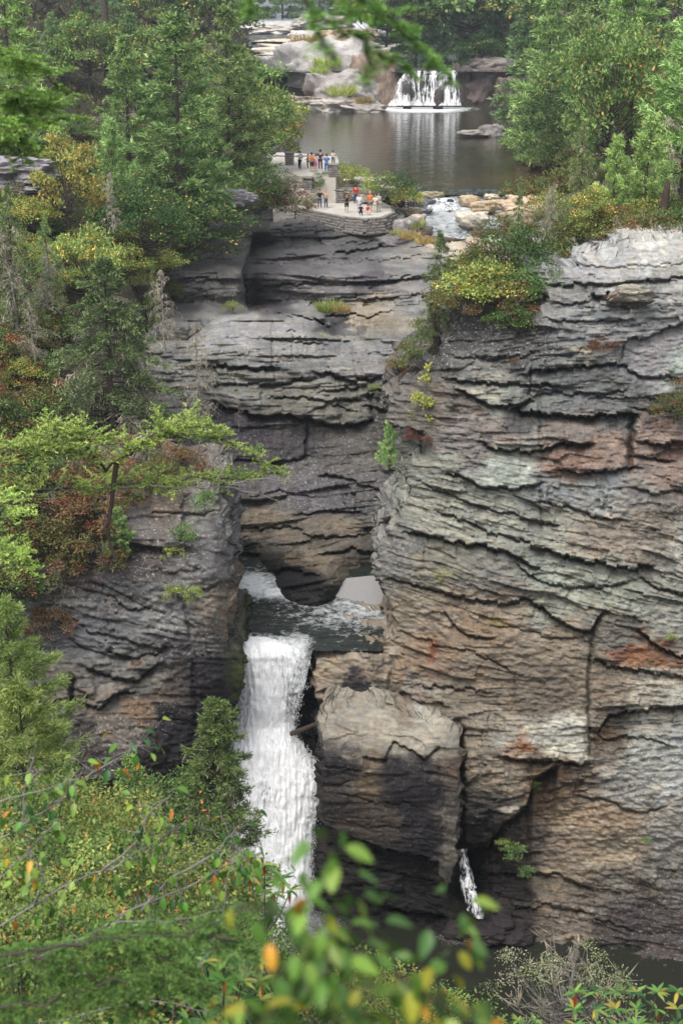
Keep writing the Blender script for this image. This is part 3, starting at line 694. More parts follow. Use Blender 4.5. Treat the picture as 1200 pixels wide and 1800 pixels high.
ZD = [(230, 890, '#716d70', .8, 1), (300, 880, '#6e5c52', .7, 1), (350, 900, '#6a676a', .8, 1), (60, 900, '#4a3c3c', .5, 1.2), (360, 980, '#6b686b', .95, 1), (250, 980, '#5f5658', .9, 1), (130, 1000, '#57494b', .7, 1), (370, 1080, '#7b7066', .7, .9), (398, 1090, '#9a7d62', .3, .4),
      (200, 1050, '#615f66', .5, 1), (140, 1100, '#6a6b72', .3, 1), (220, 1110, '#676870', .4, 1), (290, 1080, '#77777a', .9, 1), (300, 1130, '#534e58', .6, 1), (340, 1100, '#6a6664', .8, .8), (200, 1160, '#6c6b6c', .3, 1), (250, 1180, '#716c67', .3, 1), (110, 1200, '#6c655f', .3, 1), (190, 1230, '#756b5f', .4, .8),
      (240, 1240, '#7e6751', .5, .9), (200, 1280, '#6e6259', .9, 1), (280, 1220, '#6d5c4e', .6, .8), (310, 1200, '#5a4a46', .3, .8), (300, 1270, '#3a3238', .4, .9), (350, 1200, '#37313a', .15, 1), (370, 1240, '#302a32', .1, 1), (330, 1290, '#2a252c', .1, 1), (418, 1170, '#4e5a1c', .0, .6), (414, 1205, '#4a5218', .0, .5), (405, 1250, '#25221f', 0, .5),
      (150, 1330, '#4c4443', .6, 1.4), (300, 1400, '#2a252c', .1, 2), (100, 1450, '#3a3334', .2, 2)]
ledD = [([(347, 1040), (375, 1030), (403, 1021)], .5, 3, .25, 60), ([(342, 1152), (370, 1150), (401, 1150)], .4, 4, -.5, 200, 0, 5), ([(156, 1172), (204, 1190), (243, 1194), (277, 1168)], .6, 5, .3, 40, .2),
        ([(87, 1198), (130, 1211), (160, 1225)], .5, 4, .3, 40), ([(134, 1229), (173, 1246), (199, 1220), (235, 1215)], .5, 5, .35, 60, .25), ([(110, 1081), (160, 1110), (216, 1125), (270, 1140)], .35, 3, .15, 30),
        ([(120, 1120), (170, 1145), (240, 1155), (300, 1140)], .35, 3, .2, 30), ([(200, 1050), (230, 1075), (262, 1070)], .4, 4, .2, 40), ([(250, 1000), (300, 1010), (345, 1000)], .2, 3, .1, 40), ([(260, 900), (320, 905), (380, 900)], .3, 3, .15, 40), ([(350, 1220), (380, 1240), (395, 1262)], .4, 3, .2, 40)]
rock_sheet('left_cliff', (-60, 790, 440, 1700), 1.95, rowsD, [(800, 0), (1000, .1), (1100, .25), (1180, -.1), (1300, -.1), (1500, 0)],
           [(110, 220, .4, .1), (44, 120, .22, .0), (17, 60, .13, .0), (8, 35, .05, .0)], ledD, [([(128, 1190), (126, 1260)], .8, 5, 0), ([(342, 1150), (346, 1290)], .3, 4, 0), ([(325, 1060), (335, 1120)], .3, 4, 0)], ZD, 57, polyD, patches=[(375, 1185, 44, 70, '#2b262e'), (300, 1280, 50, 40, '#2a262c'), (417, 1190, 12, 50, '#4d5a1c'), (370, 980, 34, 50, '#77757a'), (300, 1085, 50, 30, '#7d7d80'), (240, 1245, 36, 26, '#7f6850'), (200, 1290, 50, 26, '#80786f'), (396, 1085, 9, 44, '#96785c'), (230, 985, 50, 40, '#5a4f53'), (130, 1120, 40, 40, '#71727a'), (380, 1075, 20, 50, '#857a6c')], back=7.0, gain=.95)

# --- wet rock behind the lower fall
rowsE = [
 (1115, [(340, 69.6), (560, 69.4), (640, 69.2)]),
 (1155, [(340, 68), (420, 67.6), (560, 67), (640, 66.8)]),
 (1290, [(340, 66.6), (440, 66.8), (520, 66.8), (640, 65.5)]),
 (1330, [(340, 64.6), (450, 65.2), (560, 65.4), (640, 64.8)]),
 (1450, [(340, 63.6), (450, 64.2), (560, 64.4), (640, 64)]),
 (1640, [(340, 62), (450, 62.5), (560, 62.6), (640, 62.4)]),
 (1760, [(340, 60), (450, 60), (560, 60), (640, 60)])]
rock_sheet('waterfall_cliff', (340, 1118, 640, 1740), 2.6, rowsE, [(1100, 0), (1700, .1)],
           [(60, 120, .35, .1), (22, 60, .2, .0), (9, 40, .1, .0)], [([(470, 1298), (520, 1292), (600, 1300)], .8, 8, .3, 40)], [],
           [(540, 1200, '#262b1c', .05, 1), (560, 1290, '#1d1b1c', 0, 1), (450, 1400, '#26242a', .1, 2), (540, 1500, '#201e22', .0, 1.4), (450, 1200, '#2c2c26', .1, 1.4)], 71, None, back=1.0, gain=1.1, smooth=6)

# ------------------------------------------------------------------ terrain
def H(x, y):
    xl = np.interp(y, [50, 66, 85, 105, 128, 150, 200, 250, 270, 400, 700], [-5, -6, -9.5, -10.5, -9.5, -8, -9, -12, -16, -34, -60])
    xr = np.interp(y, [50, 70, 100, 128, 150, 180, 250, 262, 300, 400, 700], [6, 6, 11, 19, 21, 25, 30, 30, 24, 10, -20])
    zl = np.interp(y, [50, 68, 71, 85, 105, 130, 160, 230, 300, 500, 700], [-60, -50, -26.5, -21.5, -19, -18.5, -17, -13, -8, 6, 18])
    zr = np.interp(y, [50, 71, 74, 95, 130, 160, 260, 400, 700], [-60, -50, -15.8, -15.5, -17, -18.5, -12, -2, 18])
    zc = np.interp(y, [50, 126, 128, 150, 251, 256, 300, 420, 700], [-50, -50, -24.5, -22.5, -22.5, -16.2, -15.4, -13, -5])
    zc = np.where((x < 5) & (y < 140), -50, zc)
    dl = xl - x; dr = x - xr
    n = .9 * fbm(x / 14, y / 22, 3, 4) + .5 * fbm(x / 5, y / 5, 9, 3)
    left = zl + .28 * np.clip(dl, 0, 60) + n
    right = zr + .34 * np.clip(dr, 0, 60) * sstep(82, 112, y) + n * (.4 + .6 * sstep(80, 100, y)) + 2.8 * sstep(8.5, 11, x) * (1 - sstep(76, 110, y))
    k = sstep(-.5, 3.5, dl); k2 = sstep(-.5, 3.5, dr)
    z = zc * (1 - k) + left * k
    z = z * (1 - k2) + right * k2
    return z

def Hs(x, y): return float(H(np.array([float(x)]), np.array([float(y)]))[0])

gy = np.concatenate([np.arange(62, 300, 1.2), np.arange(300, 720, 6)])
gx = np.concatenate([np.arange(-160, -40, 6), np.arange(-40, 60, .9), np.arange(60, 170, 6)])
GX, GY = np.meshgrid(gx, gy)
GZ = H(GX, GY)
ny, nx = GX.shape
idx = np.arange(ny * nx).reshape(ny, nx)
q = np.stack([idx[:-1, :-1], idx[:-1, 1:], idx[1:, 1:], idx[1:, :-1]], -1).reshape(-1, 4)
me = mesh_np('forest_floor', np.stack([GX, GY, GZ], -1).reshape(-1, 3), q)
tag(link('forest_floor', me, SOIL), kind='structure')

# near slope under the camera, falling into the gorge
def HN(x, y):
    z = -1.75 - .90 * np.clip(y, 0, 60) - 1.2 * sstep(0, 3, y)
    z = z + np.clip(-x - .06 * y - .5, 0, 30) * np.clip(.9 + y * .012, 0, 1.5) * sstep(6, 20, y)
    return z + .5 * fbm(x / 3, y / 3, 31, 3) * sstep(1, 6, y)
gy = np.arange(-6, 52, .5); gx = np.arange(-34, 20, .5)
GX, GY = np.meshgrid(gx, gy)
GZ = np.maximum(HN(GX, GY), -50)
ny, nx = GX.shape
idx = np.arange(ny * nx).reshape(ny, nx)
q = np.stack([idx[:-1, :-1], idx[:-1, 1:], idx[1:, 1:], idx[1:, :-1]], -1).reshape(-1, 4)
me = mesh_np('hillside', np.stack([GX, GY, GZ], -1).reshape(-1, 3), q)
tag(link('hillside', me, SOIL), kind='structure')
def HNs(x, y): return float(HN(np.array([float(x)]), np.array([float(y)]))[0])

# ------------------------------------------------------------------ water
ZLOW, ZMID, ZUP = -43.9, -30.9, -20.7
def water_sheet(name, x0, x1, y0, y1, z, step, mat, maskf, amp=.0, zf=None):
    gx = np.arange(x0, x1 + step / 2, step); gy = np.arange(y0, y1 + step / 2, step)
    X, Y = np.meshgrid(gx, gy)
    Z = (zf(X, Y) if zf else np.full_like(X, z)) + amp * fbm(X * 1.3, Y * 1.3, 5, 4)
    M = maskf(X, Y)
    if M.ndim == 2: M = np.stack([M, M * 0, M * 0], -1)
    ny, nx = X.shape
    idx = np.arange(ny * nx).reshape(ny, nx)
    q = np.stack([idx[:-1, :-1], idx[:-1, 1:], idx[1:, 1:], idx[1:, :-1]], -1).reshape(-1, 4)
    me = mesh_np(name, np.stack([X, Y, Z], -1).reshape(-1, 3), q, M.reshape(-1, 3))
    return tag(link(name, me, mat), kind='structure')

WLOW = mat_water('pool_water', (.024, .026, .019), 3.0, strength=.2, stretch=(1, 1.6, 1), foamscale=9)
WMID = mat_water('mid_water', (.022, .027, .022), 2.6, strength=1.0, foamscale=2.6, rough=.08)
WUP = mat_water('upper_water', (.030, .030, .018), 1.1, strength=.35, stretch=(.45, 1.8, 1), foamscale=1.0, dist=.08)
WRIV = mat_water('river_water', (.03, .04, .045), 1.6, strength=.9, foamscale=1.6, rough=.12, dist=.15)
water_sheet('lower_pool', -26, 30, 38, 66, ZLOW, .4, WLOW,
            lambda X, Y: .62 * np.exp(-(((X + 3.2) / 3) ** 2 + ((Y - 61) / 2.2) ** 2)) + .10 * sstep(-2, 8, X) * np.exp(-((Y - 59) / 2.5) ** 2) + .42 * np.exp(-(((X - 5.6) / .9) ** 2 + ((Y - 60.4) / .5) ** 2)))
def mid_mask(X, Y):
    a = .46 * np.exp(-(((X + 4.9) / 1.9) ** 2 + ((Y - 73.6) / 1.9) ** 2)) + .3 * np.exp(-(((X + 3.0) / 1.2) ** 2 + ((Y - 72.2) / .7) ** 2)) + .45 * np.exp(-((Y - 66.0 - .3 * X - 1.2) / .3) ** 2) * sstep(-3.2, -4.6, X)
    b = .17 * np.exp(-(((X - 2.0) / 1.6) ** 2 + ((Y - 70.5) / 3.2) ** 2)) + .22 * np.exp(-(((X + .5) / 3) ** 2 + ((Y - 70) / 3) ** 2))
    b = b + .30 * sstep(67.6, 66.4, Y) * sstep(-1.2, -2.0, X)
    c = .14 * np.ones_like(X)
    return np.clip(np.maximum(a, b) + c * .6, 0, 1)
def zf_mid(X, Y):
    lipf = sstep(-1.35, -1.9, X) * (1 - sstep(-4.9, -5.3, X) * 0)
    ye = 66.95 - .12 * (X + 4.8)
    return ZMID - lipf * 1.3 * np.clip(ye - Y, 0, 3) ** 1.5 + .035 * fbm(X * 2.2, Y * 1.1, 6, 4)
water_sheet('middle_pool', -8.5, 4.0, 65.2, 80, ZMID, .10, WMID, mid_mask, amp=.03, zf=zf_mid)
def up_mask(X, Y):
    f = .75 * np.exp(-(((X - 13) / 7.5) ** 2)) * sstep(238, 249, Y) + .15 * np.exp(-(((X - 12) / 9) ** 2)) * sstep(200, 246, Y)
    t = .55 * sstep(195, 152, Y) * np.clip(.5 + .9 * fbm(X / 6, Y / 14, 77, 3), 0, 1) * sstep(-2, 8, X) + .5 * sstep(15, 24, X) * sstep(235, 170, Y)
    return np.stack([f, np.clip(t, 0, 1), t * 0], -1)
water_sheet('upper_pool', -14, 34, 149, 253, ZUP, .6, WUP, up_mask, amp=.03)
def zf_casc(X, Y):
    return np.interp(Y, [120, 127, 139, 142, 147, 150.5, 154], [-23.6, -22.6, -22.4, -21.9, -21.2, -20.72, -20.71])
water_sheet('cascade_stream', 6.2, 24, 127, 153, 0, .22, WRIV,
            lambda X, Y: np.clip(.30 * sstep(152, 149, Y) + .25 * np.exp(-((Y - 143) / 3.5) ** 2) * np.exp(-((X - 9.5) / 4) ** 2) + .16 * np.exp(-((Y - 132) / 3) ** 2), 0, 1), amp=.16, zf=zf_casc)
water_sheet('far_river', -60, 34, 251.5, 700, 0, 1.2, WRIV,
            lambda X, Y: .42 * np.exp(-((Y - 390) / 22) ** 2) + .1, amp=.12,
            zf=lambda X, Y: np.interp(Y, [251, 300, 370, 400, 700], [-15.1, -14.2, -13.2, -11.6, -4]))

def ribbon(name, edge, nu, mat, depthf, amp, mask, seed, parent=None):
    """falling water: edge = [(py, xl, xr), ...] in photo pixels, depthf(px,py) = distance"""
    ys = np.arange(edge[0][0], edge[-1][0] + .1, 2.2)
    xl = np.interp(ys, [e[0] for e in edge], [e[1] for e in edge]); xr = np.interp(ys, [e[0] for e in edge], [e[2] for e in edge])
    xl = xl + 3.5 * fbm(ys / 14, ys * 0, seed, 3); xr = xr + 3.5 * fbm(ys / 14, ys * 0 + 9, seed, 3)
    t = np.linspace(0, 1, nu)
    PX = xl[:, None] * (1 - t) + xr[:, None] * t; PY = np.repeat(ys[:, None], nu, 1)
    D = depthf(PX, PY)
    D = D - amp * (1.0 * fbm(PX / 6, PY / 34, seed + 1, 5) + .35 * fbm(PX / 20, PY / 20, seed + 2, 5))
    D = D + amp * 3 * (np.abs(t - .5) * 2)[None, :] ** 4
    M = np.clip(mask(PX, PY, t[None, :] + PX * 0), -1, 1)
    ny, nx = PX.shape
    idx = np.arange(ny * nx).reshape(ny, nx)
    q = np.stack([idx[:-1, :-1], idx[1:, :-1], idx[1:, 1:], idx[:-1, 1:]], -1).reshape(-1, 4)
    me = mesh_np(name, PT(PX, PY, D).reshape(-1, 3), q, np.stack([M] * 3, -1).reshape(-1, 3))
    return link(name, me, mat, parent)

FALL = mat_fall('falling_water', 6.0, 2.0, .31, .50)
FALL2 = mat_fall('far_falling_water', 3.4, .5, .45, .66)
edgeF = [(1119, 404, 470), (1130, 405, 500), (1142, 408, 530), (1156, 412, 541), (1200, 424, 533), (1250, 421, 518), (1280, 404, 516), (1300, 392, 524), (1330, 358, 548), (1356, 346, 574), (1385, 342, 573), (1410, 344, 560), (1450, 352, 549), (1500, 360, 545), (1560, 372, 545), (1640, 380, 545), (1665, 370, 560)]
dF = lambda px, py: np.interp(py, [1119, 1130, 1145, 1156, 1280, 1320, 1400, 1560, 1665], [66.85, 66.05, 65.6, 65.45, 65.2, 64.3, 63.3, 61.9, 60.6]) - .25 * np.cos((px - 470) / 60)
def mF(px, py, t):
    e = .16 - .5 * np.abs(t - .5) ** 3 * 8 * .5
    up = -.10 * sstep(1130, 1160, py) * (1 - sstep(1180, 1260, py)) * sstep(.2, .7, t)
    dk = -.17 * np.exp(-(((px - 470) / 18) ** 2 + ((py - 1395) / 35) ** 2)) - .17 * np.exp(-(((px - 375) / 30) ** 2 + ((py - 1380) / 50) ** 2)) - .18 * np.exp(-(((px - 450) / 14) ** 2 + ((py - 1500) / 90) ** 2)) - .14 * np.exp(-(((px - 505) / 10) ** 2 + ((py - 1230) / 40) ** 2))
    tk = .12 * np.exp(-(((px - 440) / 40) ** 2 + ((py - 1290) / 40) ** 2)) + .10 * np.exp(-(((px - 525) / 16) ** 2 + ((py - 1480) / 110) ** 2))
    return e + up + dk + tk - .02
fo = ribbon('waterfall', edgeF, 110, FALL, dF, .11, mF, 5)
tag(fo, 'tall white lower waterfall plunging out of the middle pool', 'waterfall')
ribbon('falling_sheet', [(e[0] + 4, e[1] + 4, e[2] - 5) for e in edgeF], 80, mat_fall('falling_water_inner', 3.0, .8, .40, .56), lambda a, b: dF(a, b) + .35, .2, lambda a, b, t: mF(a, b, t) - .0, 15, fo)
f2 = ribbon('waterfall', [(124, 716, 800), (132, 706, 803), (160, 690, 806), (187, 682, 810)], 60, FALL2,
            lambda px, py: np.interp(py, [124, 134, 187], [251.5, 249.5, 248]), .3,
            lambda px, py, t: .02 - .16 * fbm(px / 9, py / 60, 61, 3) + .12 * sstep(168, 186, py) - .10 * np.exp(-((px - 722) / 7) ** 2), 25)
tag(f2, 'wide low waterfall pouring into the far upper pool', 'waterfall')
f3 = ribbon('waterfall', [(1492, 806, 818), (1520, 806, 826), (1560, 808, 836), (1600, 822, 848), (1617, 836, 852)], 22, mat_fall('thin_falling_water', 7, 1.2, .46, .62),
            lambda px, py: np.interp(py, [1492, 1617], [61.6, 59.2]), .12, lambda px, py, t: .06 - .3 * np.abs(t - .5) ** 2, 35)
tag(f3, 'thin side waterfall trickling down right of the big block', 'waterfall')
f4 = ribbon('cascade', [(348, 762, 798), (356, 750, 800), (372, 738, 806)], 24, mat_fall('cascade_water', 3, .8, .42, .6),
            lambda px, py: np.interp(py, [348, 372], [146.0, 138.5]), .15, lambda px, py, t: .02 - .25 * np.abs(t - .5) ** 2, 45)
tag(f4, 'small white cascade between boulders below the upper pool', 'cascade')

# ------------------------------------------------------------------ boulders
import bmesh
ROCKM = {}
def boulder_mesh(seed, sx, sy, sz, hexc='#9a9388', lichen=.4, sub=4, flat=.6, amp=.22):
    bm = bmesh.new()
    bmesh.ops.create_icosphere(bm, subdivisions=sub, radius=1)
    co = np.array([v.co[:] for v in bm.verts]); fc = np.array([[v.index for v in f.verts] for f in bm.faces]); bm.free()
    r = np.random.default_rng(seed)
    # cut by random planes -> angular block
    for _ in range(11):
        nrm = r.normal(size=3); nrm[2] *= .8; nrm /= np.linalg.norm(nrm)
        d = r.uniform(.55, .85)
        k = co @ nrm; over = np.clip(k - d, 0, None)
        co -= over[:, None] * nrm * .9
    top = r.uniform(.35, .6) if flat > .3 else .8
    co[:, 2] = np.where(co[:, 2] > top, top + (co[:, 2] - top) * .15, co[:, 2])
    n = fbm(co[:, 0] * 2.3 + seed, co[:, 2] * 4 + co[:, 1] * 2.3, seed, 4)
    n2 = fbm(co[:, 0] * 8 + seed, co[:, 2] * 16 + co[:, 1] * 7, seed + 4, 3)
    co *= (1 + amp * n + .10 * n2)[:, None]
    co *= np.array([sx, sy, sz])
    c = np.append(lin(hexc) * 1.2, lichen)
    C = np.repeat(c[None], len(co), 0)
    C[:, :3] *= (1 + .25 * fbm(co[:, 0] / max(sx, .1) * 3, co[:, 2] / max(sz, .1) * 2, seed, 3))[:, None]
    # wet foot
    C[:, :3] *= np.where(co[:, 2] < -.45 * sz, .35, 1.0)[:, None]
    return mesh_np('boulder', co, fc, C, smooth=False)

def boulder(px, py, wpx, hpx, Y, label, hexc='#a39c90', seed=None, depth=.8, rz=0, group='boulders in the river', sub=4, lichen=.4, name='boulder', cat='boulder', flat=.6):
    s = Y / 2560.0
    seed = seed if seed is not None else int(px * 7 + py)
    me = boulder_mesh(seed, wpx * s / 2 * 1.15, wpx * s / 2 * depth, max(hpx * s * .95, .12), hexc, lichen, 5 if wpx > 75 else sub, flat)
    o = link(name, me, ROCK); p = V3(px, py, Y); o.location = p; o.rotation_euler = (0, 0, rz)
    tag(o, label, cat, group)
    return o

# ------------------------------------------------------------------ vegetation builders
def nrm(v): return v / np.maximum(np.linalg.norm(v, axis=-1, keepdims=True), 1e-9)

class Leaves:
    """collects thin leaf / needle / twig faces and makes ONE mesh of them"""
    def __init__(s): s.v = []; s.f = []; s.c = []; s.n = 0
    def add(s, pos, d, L, W, col, nr=None, rng=RNG, fold=.15, shape='diamond'):
        pos = np.asarray(pos, float); n = len(pos)
        if n == 0: return
        d = nrm(np.broadcast_to(d, pos.shape))
        if nr is None: nr = rng.normal(size=(n, 3))
        side = nrm(np.cross(d, nr)); up = nrm(np.cross(side, d))
        L = np.broadcast_to(np.asarray(L, float), (n,))[:, None]; W = np.broadcast_to(np.asarray(W, float), (n,))[:, None]
        col = np.broadcast_to(col, (n, 3))
        if shape == 'tri':
            P = np.stack([pos - side * W / 2, pos + side * W / 2, pos + d * L], 1); k = 3
            f = np.arange(n * 3).reshape(n, 3); f = np.concatenate([f, f[:, 2:3]], 1)
            f = f[:, [0, 1, 2, 2]]
            s.v.append(P.reshape(-1, 3)); s.c.append(np.repeat(col, 3, 0)); s.f.append(('t', np.arange(n * 3).reshape(n, 3) + s.n)); s.n += n * 3
            return
        P = np.stack([pos, pos + d * L * .45 - side * W / 2 + up * W * fold, pos + d * L, pos + d * L * .45 + side * W / 2 + up * W * fold], 1)
        b = np.arange(n)[:, None] * 4 + s.n
        s.f.append(('t', np.concatenate([b + [0, 1, 2], b + [0, 2, 3]])))
        s.v.append(P.reshape(-1, 3)); s.c.append(np.repeat(col, 4, 0)); s.n += n * 4
    def seg(s, a, b, W, col, rng=RNG):
        """twigs from a to b as crossed slivers"""
        a = np.asarray(a, float); b = np.asarray(b, float)
        L = np.linalg.norm(b - a, axis=1)
        s.add(a, b - a, L, W, col, rng=rng, fold=0)
        s.add(a, b - a, L, W, col, rng=rng, fold=0)
    def mesh(s, name):
        return mesh_np(name, np.concatenate(s.v), np.concatenate([f[1] for f in s.f]), np.concatenate(s.c), smooth=False)

class Tubes:
    def __init__(s): s.v = []; s.f = []; s.n = 0
    def add(s, pts, rad, k=6):
        pts = np.asarray(pts, float); m = len(pts); rad = np.broadcast_to(np.asarray(rad, float), (m,))
        t = nrm(np.gradient(pts, axis=0)); ref = np.array([.31, .83, .46]); a = nrm(np.cross(t, ref)); b = np.cross(t, a)
        ang = np.arange(k) * 2 * math.pi / k
        ring = pts[:, None] + rad[:, None, None] * (np.cos(ang)[None, :, None] * a[:, None] + np.sin(ang)[None, :, None] * b[:, None])
        i = np.arange(m - 1)[:, None] * k; j = np.arange(k)[None]; j2 = (j + 1) % k
        s.f.append(np.stack([i + j, i + j2, i + k + j2, i + k + j], -1).reshape(-1, 4) + s.n)
        s.v.append(ring.reshape(-1, 3)); s.n += m * k
    def mesh(s, name, col=None):
        v = np.concatenate(s.v)
        return mesh_np(name, v, np.concatenate(s.f), None if col is None else np.repeat(np.array(col)[None], len(v), 0))

def cv(rng, n, a, b, sp=.25):
    """n colours between a and b (sRGB hex), with some spread"""
    t = np.clip(rng.random(n)[:, None] * 1.1 - .05 , 0, 1)
    c = lin(a) * (1 - t) + lin(b) * t
    c = (c * .74 + c.mean(1, keepdims=True) * .26) * np.array([1.08, 1., .84])
    return 1.8 * c * (1 + sp * rng.normal(size=(n, 1))).clip(.4, 1.8)

LICHEN = ('#77756f', '#99978f')

def conifer(seed, H=10, R=3.0, nb=70, cols=('#2c4a2a', '#5b7a48'), droop=-.1, lift=.15, start=.12, tufts=34, blades=6, bl=.22, bw=.035,
            ball=.12, prof=1.0, twig_lichen=0, dead=0, thin=1.0, lean=.0, whorl=0):
    """returns meshes (trunk, crown, dead twigs)"""
    g = np.random.default_rng(seed)
    T = Tubes(); Lf = Leaves(); Dd = Leaves()
    zz = np.linspace(0, 1, 9)
    cx = lean * H * zz ** 1.5 + .02 * H * fbm(zz * 3, zz * 0, seed, 2); cy = .02 * H * fbm(zz * 3, zz * 0 + 5, seed, 2)
    T.add(np.stack([cx, cy, zz * H], 1), (H * .013 + .02) * (1 - zz * .93), 7)
    for i in range(nb):
        t = start + (1 - start) * (i + g.random()) / nb
        if whorl: t = start + (1 - start) * (i // whorl + .25 * g.random()) / (nb / whorl)
        t = min(t, .995)
        az = i * 2.399 + g.normal() * .4
        shape = (1 - t) ** prof * (.75 + .25 * min(1, (t - start + .05) / .15))
        ln = max(.04 * R, R * shape * g.uniform(.6, 1.12))
        o = np.array([np.interp(t, zz, cx), np.interp(t, zz, cy), t * H])
        h = np.array([math.cos(az), math.sin(az), 0.]); sd_ = np.array([-h[1], h[0], 0])
        s = np.linspace(0, 1, 6)
        bend = g.normal() * .12
        dz = ln * (droop * s + lift * s ** 2 + (.5 if t > .85 else 0) * s)
        pts = o + h * (ln * s)[:, None] + sd_ * (bend * ln * s ** 2)[:, None] + np.array([0, 0, 1.]) * dz[:, None]
        T.add(pts, np.linspace(.012 * ln + .012, .004, 6), 3)
        isdead = g.random() < dead * (1.6 - 1.4 * t)
        nt_ = int(tufts * (.25 + .75 * ln / R)) + 3
        ss = g.uniform(.15 if not isdead else .05, 1, nt_) ** .75
        lat = g.normal(size=nt_) * .16 * ln * (1.15 - ss * .75)
        base = np.stack([np.interp(ss, s, pts[:, k]) for k in range(3)], 1)
        tip = base + sd_ * lat[:, None] + h * (np.abs(lat) * .55)[:, None] + np.array([0, 0, 1.]) * (-.18 * np.abs(lat) + ball * .4 * g.normal(size=nt_))[:, None]
        if isdead or twig_lichen > 0:
            k = np.ones(nt_, bool) if isdead else g.random(nt_) < twig_lichen
            if k.any():
                Dd.seg(base[k], tip[k], .02 + .004 * H * .3, cv(g, k.sum(), *LICHEN), g)
                hang = np.repeat(tip[k] * .5 + base[k] * .5, 3, 0) + g.normal(size=(k.sum() * 3, 3)) * .06 * ln
                Dd.add(hang, np.array([0, 0, -1.]) + .45 * g.normal(size=hang.shape), g.uniform(.10, .30, len(hang)) * (.6 + H * .05), .028, cv(g, len(hang), *LICHEN), rng=g)
            if isdead: continue
        keep = g.random(nt_) < thin
        base = base[keep]; tip = tip[keep]; n = len(tip)
        if n == 0: continue
        c = cv(g, n, *cols, sp=.12)
        d0 = nrm(tip - base + h * .15 * ln + np.array([0, 0, .06]) * ln)
        m = blades
        P_ = np.repeat(tip, m, 0); 
        fr = g.random((n * m, 1))
        P_ = P_ - np.repeat(tip - base, m, 0) * fr * .85 + g.normal(size=P_.shape) * ball * .35
        D_ = np.repeat(d0, m, 0) + g.normal(size=P_.shape) * .55 + np.array([0, 0, .12])
        cc = np.repeat(c, m, 0) * g.uniform(.8, 1.25, (n * m, 1))
        Lf.add(P_, D_, g.uniform(.6, 1.2, n * m) * bl, bw, cc, nr=np.array([0, 0, 1.]) + .6 * g.normal(size=P_.shape), rng=g)
    return T.mesh('trunk'), Lf.mesh('crown'), (Dd.mesh('dead_twigs') if Dd.v else None)

def broadleaf(seed, H=6, R=2.5, clumps=50, per=130, cols=('#2e4a1c', '#6d8a35'), ls=.2, hi=None, hif=.1, base=.15, cr=.3, flat=.7, top=1.0, bare=0.0, lw=.55):
    g = np.random.default_rng(seed)
    T = Tubes(); Lf = Leaves(); Dd = Leaves()
    zz = np.linspace(0, 1, 6)
    T.add(np.stack([.04 * H * np.sin(zz * 3 + seed), .03 * H * np.cos(zz * 4 + seed), zz * H * .8], 1), (.012 * H + .015) * (1 - .8 * zz), 6)
    for i in range(clumps):
        u = g.normal(size=3); u /= np.linalg.norm(u); u[2] = abs(u[2]) * 1.0 - .35 * (g.random() < .45)
        rr = g.uniform(.45, 1.0) ** .5
        zc = base * H + (H * (1 - base)) * (.42 + .58 * u[2] * rr)
        wid = R * rr * math.sqrt(max(0, 1 - u[2] ** 2)) * (1.0 if top >= 1 else 1 - (1 - top) * (zc / H)) * g.uniform(.75, 1.2)
        a = math.atan2(u[1], u[0])
        c = np.array([math.cos(a) * wid, math.sin(a) * wid, min(zc, H * .97)])
        cs = cr * R * g.uniform(.55, 1.25)
        s = np.linspace(0, 1, 4)[:, None]
        st = np.array([0, 0, min(c[2] * .55, H * .6)])
        T.add(st * (1 - s) + c * s + np.array([0, 0, -.15 * R]) * np.sin(s * 3.14), np.linspace(.006 * H + .008, .006, 4), 3)
        if g.random() < bare:
            k = 14
            Dd.seg(np.repeat(c[None], k, 0) - np.array([0, 0, cs * .5]), c + g.normal(size=(k, 3)) * cs * .6, .02, cv(g, k, *LICHEN), g); continue
        n = int(per * g.uniform(.6, 1.2))
        v = g.normal(size=(n, 3)); v = nrm(v); v[:, 2] = np.where(v[:, 2] < -.2, -v[:, 2] * .6, v[:, 2])
        r = cs * g.random((n, 1)) ** .4
        p = c + v * r * np.array([1, 1, flat])
        cc = cv(g, n, *cols, sp=.10) * g.uniform(.78, 1.22)
        if hi is not None:
            k = g.random(n) < (hif * 3 if g.random() < .3 else hif * .4)
            cc[k] = cv(g, k.sum(), hi, hi, .3)
        d = v * .8 + g.normal(size=(n, 3)) * .6 + np.array([0, 0, -.25])
        Lf.add(p, d, g.uniform(.7, 1.25, n) * ls, g.uniform(.8, 1.1, n) * ls * lw, cc, nr=v * .5 + np.array([0, 0, 1.]) + .45 * g.normal(size=(n, 3)), rng=g)
    return T.mesh('trunk'), Lf.mesh('crown'), (Dd.mesh('dead_twigs') if Dd.v else None)

